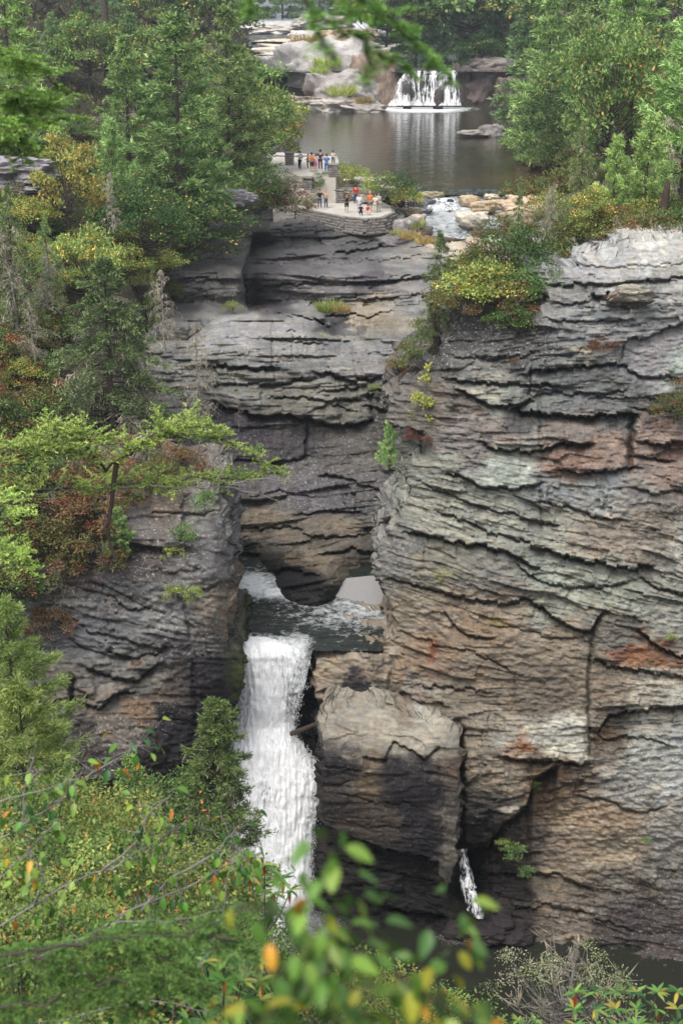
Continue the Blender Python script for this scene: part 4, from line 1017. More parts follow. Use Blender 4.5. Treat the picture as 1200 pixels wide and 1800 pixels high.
def snag(seed, H=5, R=1.2, nb=36, lich=1.0, col=LICHEN, w=.03, down=.35, fork=True):
    """dead tree: bare trunk and limbs hung with grey lichen"""
    g = np.random.default_rng(seed)
    T = Tubes(); Dd = Leaves()
    zz = np.linspace(0, 1, 8)
    ax = .05 * H * np.sin(zz * 2.5 + seed); T.add(np.stack([ax, ax * .4, zz * H], 1), (.011 * H + .02) * (1 - .9 * zz), 6)
    for i in range(nb):
        t = .12 + .86 * (i + g.random()) / nb; az = g.uniform(0, 6.28)
        ln = R * (1.05 - t) ** .7 * g.uniform(.5, 1.2)
        h = np.array([math.cos(az), math.sin(az), 0]); o = np.array([np.interp(t, zz, ax), np.interp(t, zz, ax * .4), t * H])
        s = np.linspace(0, 1, 5)
        pts = o + h * (ln * s)[:, None] + np.array([0, 0, 1.]) * (ln * (.12 * s - down * s ** 2))[:, None] + g.normal(size=(5, 3)) * .04 * ln
        T.add(pts, np.linspace(.010 * ln + .014, .005, 5), 3)
        n = 14
        ss = g.uniform(.1, 1, n); b = np.stack([np.interp(ss, s, pts[:, k]) for k in range(3)], 1)
        e = b + g.normal(size=(n, 3)) * ln * .16 + h * ln * .08 - np.array([0, 0, .07 * ln])
        Dd.seg(b, e, w * .6, cv(g, n, *col), g)
        k = int(26 * lich)
        if k:
            ii = g.integers(0, n, k); q_ = b[ii] + (e[ii] - b[ii]) * g.random((k, 1)) + g.normal(size=(k, 3)) * .03 * H * .3
            Dd.add(q_, np.array([0, 0, -1.]) + .5 * g.normal(size=(k, 3)), g.uniform(.08, .26, k) * (.5 + H * .1), w * .8, cv(g, k, *col), rng=g)
    return T.mesh('trunk'), Dd.mesh('dead_twigs'), None

def place(kind, meshes, loc, s=1.0, rz=0.0, label='', cat='tree', group=None, mats=None, sz=None):
    e = empty(kind, loc, rz, s)
    if sz: e.scale = (s, s, s * sz)
    tag(e, label, cat, group)
    tr, cr_, dd = meshes
    m = mats or (BARK, NEEDLE, NEEDLE)
    link('trunk', tr, m[0], e)
    if cr_ is not None: link(cr_.name.split('.')[0], cr_, m[1], e)
    if dd is not None: link('dead_twigs', dd, m[2], e)['kind'] = 'stuff'
    return e
MC = (BARK, NEEDLE, NEEDLE); MB = (BARK, LEAF, LEAF); MS = (PALEBARK, NEEDLE, NEEDLE)

def at_px(px, pyt, pyb, Y):
    """base point and height of something seen from pixel row pyt (top) to pyb (base)"""
    b = V3(px, pyb, Y); t = V3(px, pyt, Y)
    return b, t.z - b.z

# library of kinds (each mesh is shared by its copies)
PINE = [conifer(100 + i, 14, 4.6, 75, ('#39602f', '#8bb068'), .0, .16, .14, 54, 8, .40, .075, .22, .85, dead=.08, whorl=5) for i in range(3)]
YPINE = [conifer(110 + i, 8, 2.9, 55, ('#4b7640', '#9abc70'), .05, .34, .16, 46, 8, .32, .06, .18, .85, dead=.10, whorl=5) for i in range(2)]
HEM = [conifer(120 + i, 9, 3.1, 72, ('#3a5830', '#74904e'), .0, -.22, .08, 40, 7, .20, .05, .16, .8, twig_lichen=.40, dead=.2) for i in range(2)]
HEMB = [conifer(125, 9, 3.6, 110, ('#33492c', '#6a844e'), -.05, -.28, .03, 60, 8, .20, .045, .16, .75, twig_lichen=.30, dead=.22)]
FARC = [conifer(130 + i, 16, 5.0, 60, ('#34593a', '#6f9462'), .0, .06, .06, 40, 8, .65, .14, .35, .8, whorl=5) for i in range(3)]
BL = [broadleaf(140 + i, 7, 3.4, 60, 130, ('#33562a', '#6f9446'), .26, '#a98a2c', .05) for i in range(2)]
BLY = [broadleaf(150 + i, 5, 2.4, 50, 120, ('#4a652b', '#788f42'), .22, '#c2a63c', .10) for i in range(2)]
BLD = [broadleaf(160 + i, 6, 3.4, 60, 130, ('#1c3c1a', '#42682f'), .22, '#a39a35', .03) for i in range(2)]
BLO = [broadleaf(170, 5, 2.2, 42, 80, ('#5c782e', '#94983e'), .22, '#a88a36', .10, cr=.26)]
FARB = [broadleaf(180 + i, 14, 6.2, 56, 110, ('#385e30', '#749a50'), .62, '#a08a30', .06) for i in range(3)]
SHR = [broadleaf(190 + i, 2.2, 1.6, 34, 90, c, .15, h, hf, cr=.36, bare=br, base=.02) for i, (c, h, hf, br) in enumerate([
    (('#2b431e', '#5c7636'), '#8a5a30', .10, .08), (('#33421f', '#6a7434'), '#7d4a34', .25, .12), (('#4a4028', '#6a5a34'), '#7a4530', .35, .2), (('#3c5a22', '#86993f'), '#b08a30', .08, .05), (('#23401d', '#4b6e33'), '#6b8a3a', .1, .02)])]
SNAG = [snag(200 + i, 5, 1.5, 40, 1.2) for i in range(3)]
SNAGB = [snag(210 + i, 6, 2.0, 30, .25, down=.1) for i in range(2)]

# ------------------------------------------------------------------ placed trees
g = np.random.default_rng(5)
def ter_y(px, py, Y0=71, Y1=500):
    """distance where the view ray through (px, py) meets the terrain"""
    Y = np.arange(Y0, Y1, .5); P = PT(px + 0 * Y, py + 0 * Y, Y)
    h = H(P[:, 0], P[:, 1]); k = np.nonzero(P[:, 2] < h)[0]
    return float(Y[k[0]]) if len(k) else None
def tree(lib, i, px, pyt, pyb, Y, label, kind, cat='tree', group=None, mats=MC, h0=14, wide=1.0):
    Yt = ter_y(px, pyb)
    if Yt and abs(Yt - Y) / Y < .35: Y = Yt
    b, h = at_px(px, pyt, pyb, Y)
    s = h / h0 * wide
    return place(kind, lib[i % len(lib)], b, s, g.uniform(0, 6.28), label, cat, group, mats, sz=1 / wide)

NAMED = [
 # lib, i, px, top, base, Y, h0, wide, kind, label
 (PINE, 0, 320, 20, 420, 132, 14, 1.3, 'pine_tree', 'tall blue-green pine rising left of the far overlook', MC),
 (PINE, 1, 405, 10, 350, 140, 14, 1.15, 'pine_tree', 'large pine with drooping plumes nearest the upper pool on the left bank', MC),
 (PINE, 2, 230, 60, 330, 150, 14, 1.2, 'pine_tree', 'pine behind the slender bright pine on the left slope', MC),
 (PINE, 0, 30, -60, 300, 118, 14, 1.2, 'pine_tree', 'tall pine at the top left corner with tiered boughs', MC),
 (BL, 0, 425, 90, 330, 140, 7, .85, 'broadleaf_tree', 'yellowing green broadleaf tree leaning over the upper pool', MB),
 (BLY, 0, 478, 160, 330, 139, 5, .8, 'broadleaf_tree', 'light green rounded tree at the left waterline of the upper pool', MB),
 (YPINE, 0, 205, 205, 430, 88, 8, .9, 'young_pine', 'bright pale green young pine on the left slope with bare lower trunk', MC),
 (YPINE, 1, 375, 190, 400, 124, 8, 1.1, 'young_pine', 'mid green pine just left of the far overlook', MC),
 (YPINE, 0, 450, 215, 380, 130, 8, .95, 'young_pine', 'short dense pine beside the overlook people', MC),
 (BLO, 0, 120, 235, 440, 86, 5, .75, 'broadleaf_tree', 'thin orange and yellow autumn tree on the left slope', MB),
 (BLD, 0, 320, 330, 520, 98, 6, 1.15, 'broadleaf_tree', 'dark green dense broadleaf tree hanging over the gorge wall', MB),
 (BLD, 1, 255, 330, 480, 96, 6, 1.0, 'broadleaf_tree', 'dark green bushy tree left of the gorge wall top', MB),
 (BLY, 1, 155, 395, 560, 82, 5, .72, 'broadleaf_tree', 'bright yellow-green tree behind the big spruce', MB),
 (HEMB, 0, 200, 458, 775, 73, 9, 1.3, 'hemlock_tree', 'large lichen-hung hemlock with a broad cone shape on the left slope', MC),
 (HEM, 1, 35, 330, 640, 82, 9, .8, 'hemlock_tree', 'grey-draped hemlock at the left edge of the slope', MC),
 (HEM, 0, 95, 385, 600, 84, 9, .75, 'hemlock_tree', 'thin grey-green hemlock between the left edge and the yellow tree', MC),
 (HEM, 1, 275, 470, 650, 84, 9, .7, 'hemlock_tree', 'small hemlock right behind the large lichen-hung one', MC),
 # right
 (PINE, 0, 955, -20, 330, 172, 14, 1.0, 'pine_tree', 'tall bright green pine leaning over the right bank of the upper pool', MC),
 (PINE, 1, 985, -80, 270, 170, 14, 1.2, 'pine_tree', 'high pine behind the right bank of the upper pool', MC),
 (PINE, 2, 1100, -80, 300, 140, 14, 1.3, 'pine_tree', 'tall pine at the upper right of the forest', MC),
 (BL, 1, 1060, 20, 330, 130, 7, .7, 'broadleaf_tree', 'green maple with yellow tips in the right forest', MB),
 (YPINE, 1, 1190, 10, 400, 100, 8, .95, 'young_pine', 'pale green pine cut by the right edge', MC),
 (YPINE, 0, 1130, 200, 410, 92, 8, 1.05, 'young_pine', 'soft light green pine behind the broken dark snag', MC),
 (YPINE, 1, 1075, 235, 410, 94, 8, .9, 'young_pine', 'soft green young pine left of the broken dark snag', MC),
 (HEM, 0, 1015, 215, 420, 98, 9, .8, 'hemlock_tree', 'lichen-grey hemlock by the right shore of the upper pool', MC),
 (BLY, 0, 1035, 330, 440, 80, 5, .8, 'broadleaf_tree', 'lime green small tree on top of the tall stack', MB),
 (HEM, 1, 905, 335, 520, 73, 9, .65, 'hemlock_tree', 'bushy topped hemlock in front of the cascade boulders', MC),
 (BL, 0, 940, 190, 300, 165, 7, .9, 'broadleaf_tree', 'green tree overhanging the right waterline of the upper pool', MB),
 (BL, 1, 990, 210, 330, 150, 7, .9, 'broadleaf_tree', 'orange-flecked green tree at the pool shore on the right', MB),
 (BLD, 0, 1010, 150, 300, 160, 6, 1.2, 'broadleaf_tree', 'dark leafy tree in the shade of the right forest', MB),
 (BLD, 1, 845, 60, 130, 262, 6, 1.1, 'broadleaf_tree', 'dark rhododendron-like tree above the far rock wall', MB),
 (FARC, 0, 870, -60, 120, 275, 16, 1.3, 'conifer_tree', 'dark conifer standing above the far waterfall on the right', MC),
]
for (lib, i, px, a, b, Y, h0, wd, kind, lab, m) in NAMED:
    tree(lib, i, px, a, b, Y, lab, kind, mats=m, h0=h0, wide=wd)

ROWN = {}; ORD = ['first', 'second', 'third', 'fourth', 'fifth', 'sixth', 'seventh', 'eighth', 'ninth', 'tenth', 'eleventh', 'twelfth']
# far forest: rows of trees standing on the terrain beyond the pool
for (px, a, b, Y, lib, h0) in [(x, -120 + 40 * math.sin(x), 60 + 12 * math.cos(x * 2), 300 + 40 * math.sin(x * .7), [FARB, FARC][int(x / 37) % 2], [14, 16][int(x / 37) % 2]) for x in range(-40, 400, 48)] + \
        [(x, -130, 95, 285 + 20 * math.sin(x), [FARB, FARC][int(x / 31) % 2], [14, 16][int(x / 31) % 2]) for x in range(690, 900, 44)] + \
        [(x, -140, 30, 420, [FARC, FARB][int(x / 31) % 2], [16, 14][int(x / 31) % 2]) for x in range(200, 1000, 60)] + \
        [(x, -60, 150, 215, [FARC, FARB][int(x / 50) % 2], [16, 14][int(x / 50) % 2]) for x in range(-40, 420, 62)] + \
        [(x, -80, 170, 215, [FARC, PINE, FARC, FARB][int(x / 50) % 4], [16, 14, 16, 14][int(x / 50) % 4]) for x in range(935, 1260, 50)] + \
        [(x, 20, 250, 165, [PINE, BL, FARC][int(x / 40) % 3], [14, 7, 16][int(x / 40) % 3]) for x in range(-30, 330, 66)] + \
        [(x, 40, 300, 135, [PINE, BL, PINE][int(x / 40) % 3], [14, 7, 14][int(x / 40) % 3]) for x in range(1060, 1270, 50)]:
    j = int(px) % 3
    isb = lib in (FARB, BL)
    p = V3(px + g.uniform(-12, 12), b, Y); p.z = Hs(p.x, p.y) - .3
    t = V3(px, a, Y); h = max(6, t.z - p.z)
    rk = (int(b > 0) and (round(Y) if Y in (420, 215, 165, 135, 215) else (1 if px < 450 else 2)), px > 450, isb); ROWN[rk] = ROWN.get(rk, 0) + 1
    where = {420: 'in the farthest row', 215: 'in the middle row', 165: 'behind the left pines', 135: 'behind the young pines on the right', 1: 'in the back row on the left', 2: 'behind the far waterfall'}[rk[0]]
    if rk[0] in (420, 215): where += ' right of the river' if px > 450 else ' left of the river'
    place('broadleaf_tree' if isb else 'conifer_tree', lib[j % len(lib)], p, h / h0, g.uniform(0, 6.28),
          ORD[ROWN[rk] - 1] + (' green broadleaf tree' if isb else ' dark green conifer') + ' from the left ' + where, 'tree',
          'broadleaf trees of the far forest' if isb else 'conifers of the far forest', MB if isb else MC)

# undergrowth on the left slope and the right bank
LB = {0: 'green and brown shrub on the wooded slope', 1: 'olive and rust shrub on the wooded slope', 2: 'reddish brown shrub on the wooded slope', 3: 'yellow-green shrub on the wooded slope', 4: 'deep green shrub on the wooded slope'}
def shrub(px, py, Y, size, k=None, label=None, group=None, ter=True, lift=0):
    k = int(g.integers(0, 5)) if k is None else k
    p = V3(px, py, Y)
    if ter: p.z = Hs(p.x, p.y) - .25
    p.z += lift
    return place('shrub', SHR[k], p, size / 2.2, g.uniform(0, 6.28), label or LB[k], 'shrub', group or ['green and brown shrubs', 'olive and rust shrubs', 'reddish brown shrubs', 'yellow-green shrubs', 'deep green shrubs'][k], MB)
n = 0
for py in range(250, 860, 34):
    for px in range(-30, 420, 40):
        x = px + g.uniform(-14, 14); y = py + g.uniform(-12, 12)
        xr_ = np.interp(y, [250, 380, 470, 540, 700, 860], [480, 440, 380, 330, 335, 340])
        if x > xr_ or (abs(x - 200) < 95 and 520 < y < 800): continue
        Y = ter_y(x, y)
        if Y is None or Y > 180: continue
        red = y > 560
        k = g.choice(5, p=[.34, .16, .05, .20, .25] if red else [.25, .12, .05, .25, .33])
        shrub(x, y, Y, g.uniform(1.2, 2.5) * (Y / 90) ** .5, int(k)); n += 1
for py in range(250, 440, 30):
    for px in range(840, 1240, 40):
        x = px + g.uniform(-14, 14); y = py + g.uniform(-10, 10)
        if x < np.interp(y, [200, 330, 350, 425, 440], [925, 985, 930, 910, 850]): continue
        Y = ter_y(x, y, 73)
        if Y is None or Y > 260: continue
        shrub(x, y, Y, g.uniform(1.6, 2.8) * (Y / 100) ** .6, int(g.choice([0, 3, 4, 0, 1]))); n += 1

# leaf litter and low growth over the whole slope
Lf = Leaves()
m = 60000
xx = g.uniform(-60, 60, m); yy = 70 + 190 * g.random(m) ** 1.6
zz_ = H(xx, yy); inside = zz_ > np.interp(yy, [70, 126, 150, 260], [-26, -24.4, -20.4, -15.5])
xx, yy, zz_ = xx[inside], yy[inside], zz_[inside]
m = len(xx)
Lf.add(np.stack([xx, yy, zz_ + g.uniform(0, .45, m)], 1), g.normal(size=(m, 3)) + np.array([0, -.4, .3]), g.uniform(.2, .5, m) * (yy / 100), g.uniform(.12, .25, m) * (yy / 100), cv(g, m, '#2c3c1e', '#5d5a33'), rng=g)
tag(link('ground_cover', Lf.mesh('ground_cover'), LEAF), 'low leafy growth covering the wooded slopes', 'ground cover', kind='stuff')

# ------------------------------------------------------------------ rocks of the river, sand, log
for a in [
 (600, 128, 190, 95, 258, 'broad grey rock shelf left of the far waterfall', '#a5a2a0'), (520, 122, 150, 60, 262, 'rounded grey rock shelf at the left end above the upper pool', '#a8a6a6'),
 (665, 140, 80, 95, 253, 'brown rounded rock hugging the left side of the far waterfall', '#8c7a6c'), (600, 150, 130, 60, 251, 'cracked grey block in the middle of the far rock shelf', '#9a9592'),
 (515, 178, 110, 30, 247, 'low tan slab at the far left waterline', '#a09588'), (585, 184, 110, 28, 246, 'pale low slab at the waterline left of the far waterfall', '#aaa59e'),
 (640, 188, 60, 16, 244, 'small flat rock at the foot of the far shelf', '#96908a'), (490, 192, 60, 14, 242, 'flat white-edged rock by the yellowing trees', '#b0aca6'),
 (560, 88, 190, 26, 290, 'long flat pale ledge above the far shelf', '#bdb6aa'), (660, 92, 120, 34, 285, 'grey ledge above the far waterfall partly behind the bough', '#a8a29a'),
 (500, 74, 110, 12, 330, 'long low pale slab beside the far river', '#c2b5a2'), (480, 50, 130, 16, 370, 'jumbled pale rocks beside the far rapids', '#b5afa8'), (560, 40, 100, 26, 365, 'grey rock heap right of the far rapids', '#aca6a0'),
 (620, 62, 90, 30, 330, 'tan rock in the bend of the far river', '#a89680'), (540, 60, 60, 16, 340, 'white flat rock among the far rapids', '#c4c0ba'),
 (850, 148, 120, 85, 256, 'dark brown cracked rock wall right of the far waterfall', '#5f5350'), (900, 160, 80, 60, 252, 'brown rock wall under the trees at the far right of the pool', '#63564f'), (812, 150, 34, 80, 254, 'dark wet rock at the right edge of the far waterfall', '#4a423f'),
 (870, 120, 120, 40, 262, 'grey rock top above the brown rock wall', '#77706c'),
 (762, 126, 100, 12, 256, 'dark lip rock over which the far waterfall pours', '#4d4744'),
 (716, 166, 14, 34, 249, 'dark wet rock splitting the left of the far waterfall', '#3a3532'), (770, 168, 16, 30, 248.6, 'dark rock in the middle of the far waterfall', '#3f3531'), (742, 150, 12, 22, 249.4, 'small dark rock high in the far waterfall', '#3f3833'),
 (866, 228, 44, 24, 206, 'lone humped grey rock in the upper pool', '#7d7976'), (832, 233, 54, 7, 205, 'flat rock spit left of the humped rock in the pool', '#8d877f'),
 (925, 277, 40, 7, 176, 'flat tan rock on the right shore of the pool', '#a58f78'), (945, 285, 40, 8, 172, 'dark flat rock below the right shore trees', '#6d6058')]:
    px, py, wp, hp, Y, lab, hx = a
    boulder(px, py + hp * .15, wp, hp, Y, lab, hx, depth=.7 if hp > 30 else .9)
for a in [
 (655, 327, 130, 20, 147, 'pale layered slab pile right of the overlook steps', '#c9c3b8'), (615, 338, 110, 18, 145, 'pale stone ledge below the upper lookout', '#bdb8ae'), (690, 333, 60, 14, 146, 'thin pale slab reaching to the waterline', '#c4beb2'),
 (724, 333, 40, 9, 149, 'blue-grey wet slab at the head of the rapids', '#5c6068'), (760, 342, 38, 10, 147, 'olive flat boulder at the head of the rapids', '#8f866c'), (739, 362, 46, 24, 143, 'rounded wet blue-grey boulder in the rapids', '#5b5e66'),
 (789, 358, 14, 12, 144, 'small dark wet rock splitting the rapids', '#37353a'), (824, 352, 42, 17, 146, 'tan flat-topped boulder right of the rapids', '#ab9a80'), (864, 346, 24, 7, 148, 'thin pale rock at the pool outlet', '#c9bda6'),
 (829, 386, 54, 22, 138, 'pale flat boulder standing in the stream', '#c0b7a9'), (850, 364, 44, 14, 143, 'tan boulder behind the pale stream boulder', '#b09c80'), (930, 360, 80, 34, 142, 'wide tan rock shelf right of the rapids', '#b9a58c'),
 (878, 360, 42, 14, 145, 'small tan slab right of the rapids', '#ad9a82'), (905, 385, 60, 26, 138, 'low brown shelf behind the grey hemlock', '#9a8974'), (722, 372, 38, 14, 141, 'tan rock on the left bank of the rapids', '#a39482'),
 (734, 392, 30, 26, 137, 'tilted pale rock on the left bank of the stream', '#aaa296'), (708, 402, 40, 26, 135, 'grey rock below the overlook wall', '#8c8884'), (750, 405, 24, 14, 135, 'small dark rock on the left bank of the stream', '#57504c'),
 (700, 425, 60, 16, 132, 'flat dark ledge rock under the overlook', '#6a6668'), (640, 349, 40, 10, 142, 'rock tucked behind the lower terrace', '#9c968c'), (770, 425, 80, 9, 131, 'thin brown slab lying at the stream edge', '#6c5a4c')]:
    px, py, wp, hp, Y, lab, hx = a
    boulder(px, py, wp, hp * 1.1, Y, lab, hx, depth=.7, group='boulders around the rapids')
for (px, py, wp, hp, Y, lab) in [(852, 1640, 80, 26, 60.0, 'dark wet rock at the foot of the thin side waterfall'), (905, 1648, 70, 22, 59.8, 'low black rock right of the thin waterfall foot'), (800, 1632, 60, 22, 60.3, 'black wet rock under the split block'), (880, 1622, 60, 18, 60.4, 'tilted dark slab behind the foot of the thin waterfall')]:
    boulder(px, py, wp, hp, Y, lab, '#2e292a', group='wet rocks at the lower pool', lichen=.05)
boulder(1106, 517, 82, 26, 65.6, 'squat boulder with a brown mossy top lodged under the stack cap', '#8f8a7c', 31, .6, group=None, name='boulder')

def poly_slab(name, pts, z, thick, mat, kind='structure', nz=.0):
    bm = bmesh.new()
    vs = [bm.verts.new((p[0], p[1], z)) for p in pts]
    f = bm.faces.new(vs)
    r = bmesh.ops.extrude_face_region(bm, geom=[f])
    for v in r['geom']:
        if isinstance(v, bmesh.types.BMVert): v.co.z -= thick
    bmesh.ops.recalc_face_normals(bm, faces=bm.faces)
    me = bpy.data.meshes.new(name); bm.to_mesh(me); bm.free()
    o = link(name, me, mat)
    if kind: o['kind'] = kind
    return o
SAND = mat_plain('sand', (.31, .305, .30), .95, .12, 9, .3)
OSAND = mat_plain('orange_sand', (.50, .36, .24), .95, .15, 2, .3)
PAVE = mat_plain('pale_paving', (.50, .47, .42), .9, .18, 1.2, .4)
STONE = mat_plain('masonry', (.24, .22, .20), .9, .35, 3, .6)
WOOD = mat_plain('rail_wood', (.36, .27, .17), .85, .2, 4, .3)
LOGM = mat_plain('wet_log', (.07, .05, .04), .6, .3, 4, .5)
poly_slab('sand_bank', [PZ(x, y, ZMID + .10) for x, y in [(576, 1040), (590, 1024), (610, 1016), (650, 1012), (700, 1012), (700, 1052), (672, 1066), (650, 1062), (632, 1060), (612, 1052), (595, 1050)]], ZMID + .10, .5, SAND)
poly_slab('sand_bank', [PZ(x, y, -22.35) for x, y in [(760, 436), (790, 424), (850, 426), (880, 434), (850, 444), (780, 446)]], -22.35, .8, OSAND)
def logo(p0, p1, r, name, label):
    T = Tubes(); a = np.array(p0); b = np.array(p1); s = np.linspace(0, 1, 8)[:, None]
    T.add(a * (1 - s) + b * s + .05 * fbm(s * 3, s * 0 + 3, 2, 2), np.linspace(r, r * .6, 8), 9)
    return tag(link(name, T.mesh(name), LOGM), label, 'log')
logo(V3(512, 1290, 64.4), V3(586, 1262, 63.4), .14, 'log', 'dark wet log jammed between the waterfall and the split block')
logo(V3(745, 418, 131), V3(800, 422, 130), .25, 'log', 'long brown driftwood log at the edge of the stream')

for (px, py, wp, hp, dz, lab) in [(28, 290, 130, 24, 0, 'long grey layered slab on the wooded slope at the left edge'), (40, 308, 120, 26, 0, 'second grey slab under the long one at the left edge'), (22, 330, 110, 16, 1, 'thin dark slab below the layered outcrop at the left edge'), (42, 344, 36, 22, 1, 'pale square rock under the layered outcrop')]:
    boulder(px, py, wp, hp, ter_y(40, 350) - 2.5 - dz * .4, lab, '#8a868c', depth=.6, group=None, name='rock')
boulder(405, 350, 90, 26, 124, 'grey rock ledge among the trees left of the overlook', '#8b878a', group=None, name='rock')
for (px, py, wp, hp, Y, lab) in [(512, 330, 46, 20, 144, 'grey rock below the left of the upper terrace'), (548, 318, 50, 22, 145.5, 'pale rock under the front of the upper terrace'), (585, 322, 40, 22, 145.5, 'angular rock under the right corner of the upper terrace'), (530, 345, 40, 14, 142, 'flat step rock behind the lower terrace'), (500, 318, 30, 14, 146, 'small rock by the old rail')]:
    boulder(px, py, wp, hp, Y, lab, '#b3ada2', group='rocks around the overlook', name='rock')

# ------------------------------------------------------------------ the overlook: terraces, pillars, rails
LT = [PZ(x, y, -20.5) for x, y in [(480, 372), (535, 366), (560, 371), (600, 379), (640, 383), (668, 381), (688, 373), (686, 362), (660, 349), (600, 341), (480, 338)]]
poly_slab('lower_terrace', LT, -20.5, 1.6, PAVE)
poly_slab('upper_terrace', [PZ(x, y, -18.1) for x, y in [(470, 312), (520, 309), (565, 312), (590, 312), (600, 300), (592, 274), (500, 268), (470, 268)]], -18.1, 3.0, PAVE)
poly_slab('steps', [PZ(x, y, -19.2) for x, y in [(500, 338), (545, 334), (580, 325), (585, 305), (500, 305)]], -19.2, 1.8, PAVE)
# dry-laid retaining wall round the lower terrace: courses of separate stones
wall = empty('retaining_wall', LT[1]); tag(wall, 'curved dry stone retaining wall under the lower terrace', 'wall')
def stone_mesh(seed):
    bm = bmesh.new(); bmesh.ops.create_cube(bm, size=1)
    bmesh.ops.bevel(bm, geom=list(bm.edges), offset=.12, segments=1, affect='EDGES')
    r = random.Random(seed)
    for v in bm.verts: v.co += Vector((r.uniform(-.07, .07),) * 3)
    me = bpy.data.meshes.new('stone'); bm.to_mesh(me); bm.free(); me.materials.append(STONE); return me
SM = [stone_mesh(i) for i in range(5)]
rr = random.Random(4)
front = LT[1:8]
cnt = 0
for course in range(6):
    z = -20.62 - course * .24
    for a, b in zip(front[:-1], front[1:]):
        d = (b - a); L = Vector((d.x, d.y, 0)).length; u = Vector((d.x, d.y, 0)) / L
        s = rr.uniform(-.2, 0)
        while s < L and cnt < 290:
            wd = rr.uniform(.35, .75)
            o = link('stone', SM[rr.randrange(5)], None, wall)
            nrm_ = Vector((u.y, -u.x, 0))
            p = Vector((a.x, a.y, z)) + u * (s + wd / 2) + nrm_ * (.08 + rr.uniform(-.06, .06) + course * .04)
            o.location = p - Vector(wall.location); o.scale = (wd * .96, .42, .225)
            o.rotation_euler = (0, rr.uniform(-.04, .04), math.atan2(u.y, u.x) + rr.uniform(-.06, .06))
            s += wd; cnt += 1
PM = None
def pillar(px, py, z, h, label):
    e = empty('stone_pillar', PZ(px, py, z)); tag(e, label, 'pillar', 'stone pillars of the overlook railing')
    for k in range(int(h / .22)):
        for q_ in range(2):
            o = link('stone', SM[(k + q_) % 5], None, e)
            o.location = ((-.22 + .44 * q_) * (1 if k % 2 else -1), 0, .11 + k * .22); o.scale = (.46, .80, .215)
    o = link('cap', SM[0], None, e); o.location = (0, 0, h + .06); o.scale = (1.02, .98, .14)
    return e
ps = {}
for k, px, py, z, h, lab in [('A', 509, 290, -18.1, 1.15, 'stone pillar at the far left of the upper terrace'), ('B', 586, 311, -18.1, 1.1, 'stone pillar at the right corner of the upper terrace'),
        ('C', 575, 325, -19.2, 1.15, 'stone pillar in the middle of the steps'), ('D', 540, 333, -19.2, 1.05, 'stone pillar at the foot of the steps'), ('E', 595, 356, -20.5, 1.15, 'stone pillar behind the lower terrace'), ('G', 668, 352, -20.5, .9, 'stone pillar at the right end of the lower rail')]:
    ps[k] = (pillar(px, py, z, h, lab), h)
def rail(a, b, label, za=.85, zb=.85, rows=1):
    e = empty('railing', a); tag(e, label, 'railing', 'wooden railings of the overlook')
    for r in range(rows):
        T = Tubes(); s = np.linspace(0, 1, 4)[:, None]
        A = np.array([0, 0, za - .45 * r]); B = np.array(b - a) + np.array([0, 0, zb - .45 * r])
        T.add(A * (1 - s) + B * s, .065, 6); link('rail', T.mesh('rail'), WOOD, e)
pl = lambda k: Vector(ps[k][0].location)
rail(PZ(484, 289, -18.1), pl('A'), 'pale wooden rail running left from the upper terrace pillar')
rail(pl('A'), PZ(591, 288, -18.1), 'pale wooden rail along the pool side of the upper terrace')
rail(PZ(591, 288, -18.1), pl('B'), 'short rail on the right edge of the upper terrace')
rail(pl('B'), pl('C'), 'sloping rail down the right of the steps')
rail(pl('C'), pl('D'), 'sloping rail beside the steps', rows=2)
rail(pl('D'), PZ(505, 318, -18.6), 'dark old rail left of the steps', rows=2)
rail(pl('D'), pl('E'), 'long sloping rail above the lower terrace')
rail(pl('E'), pl('G'), 'wooden rail behind the people on the lower terrace')

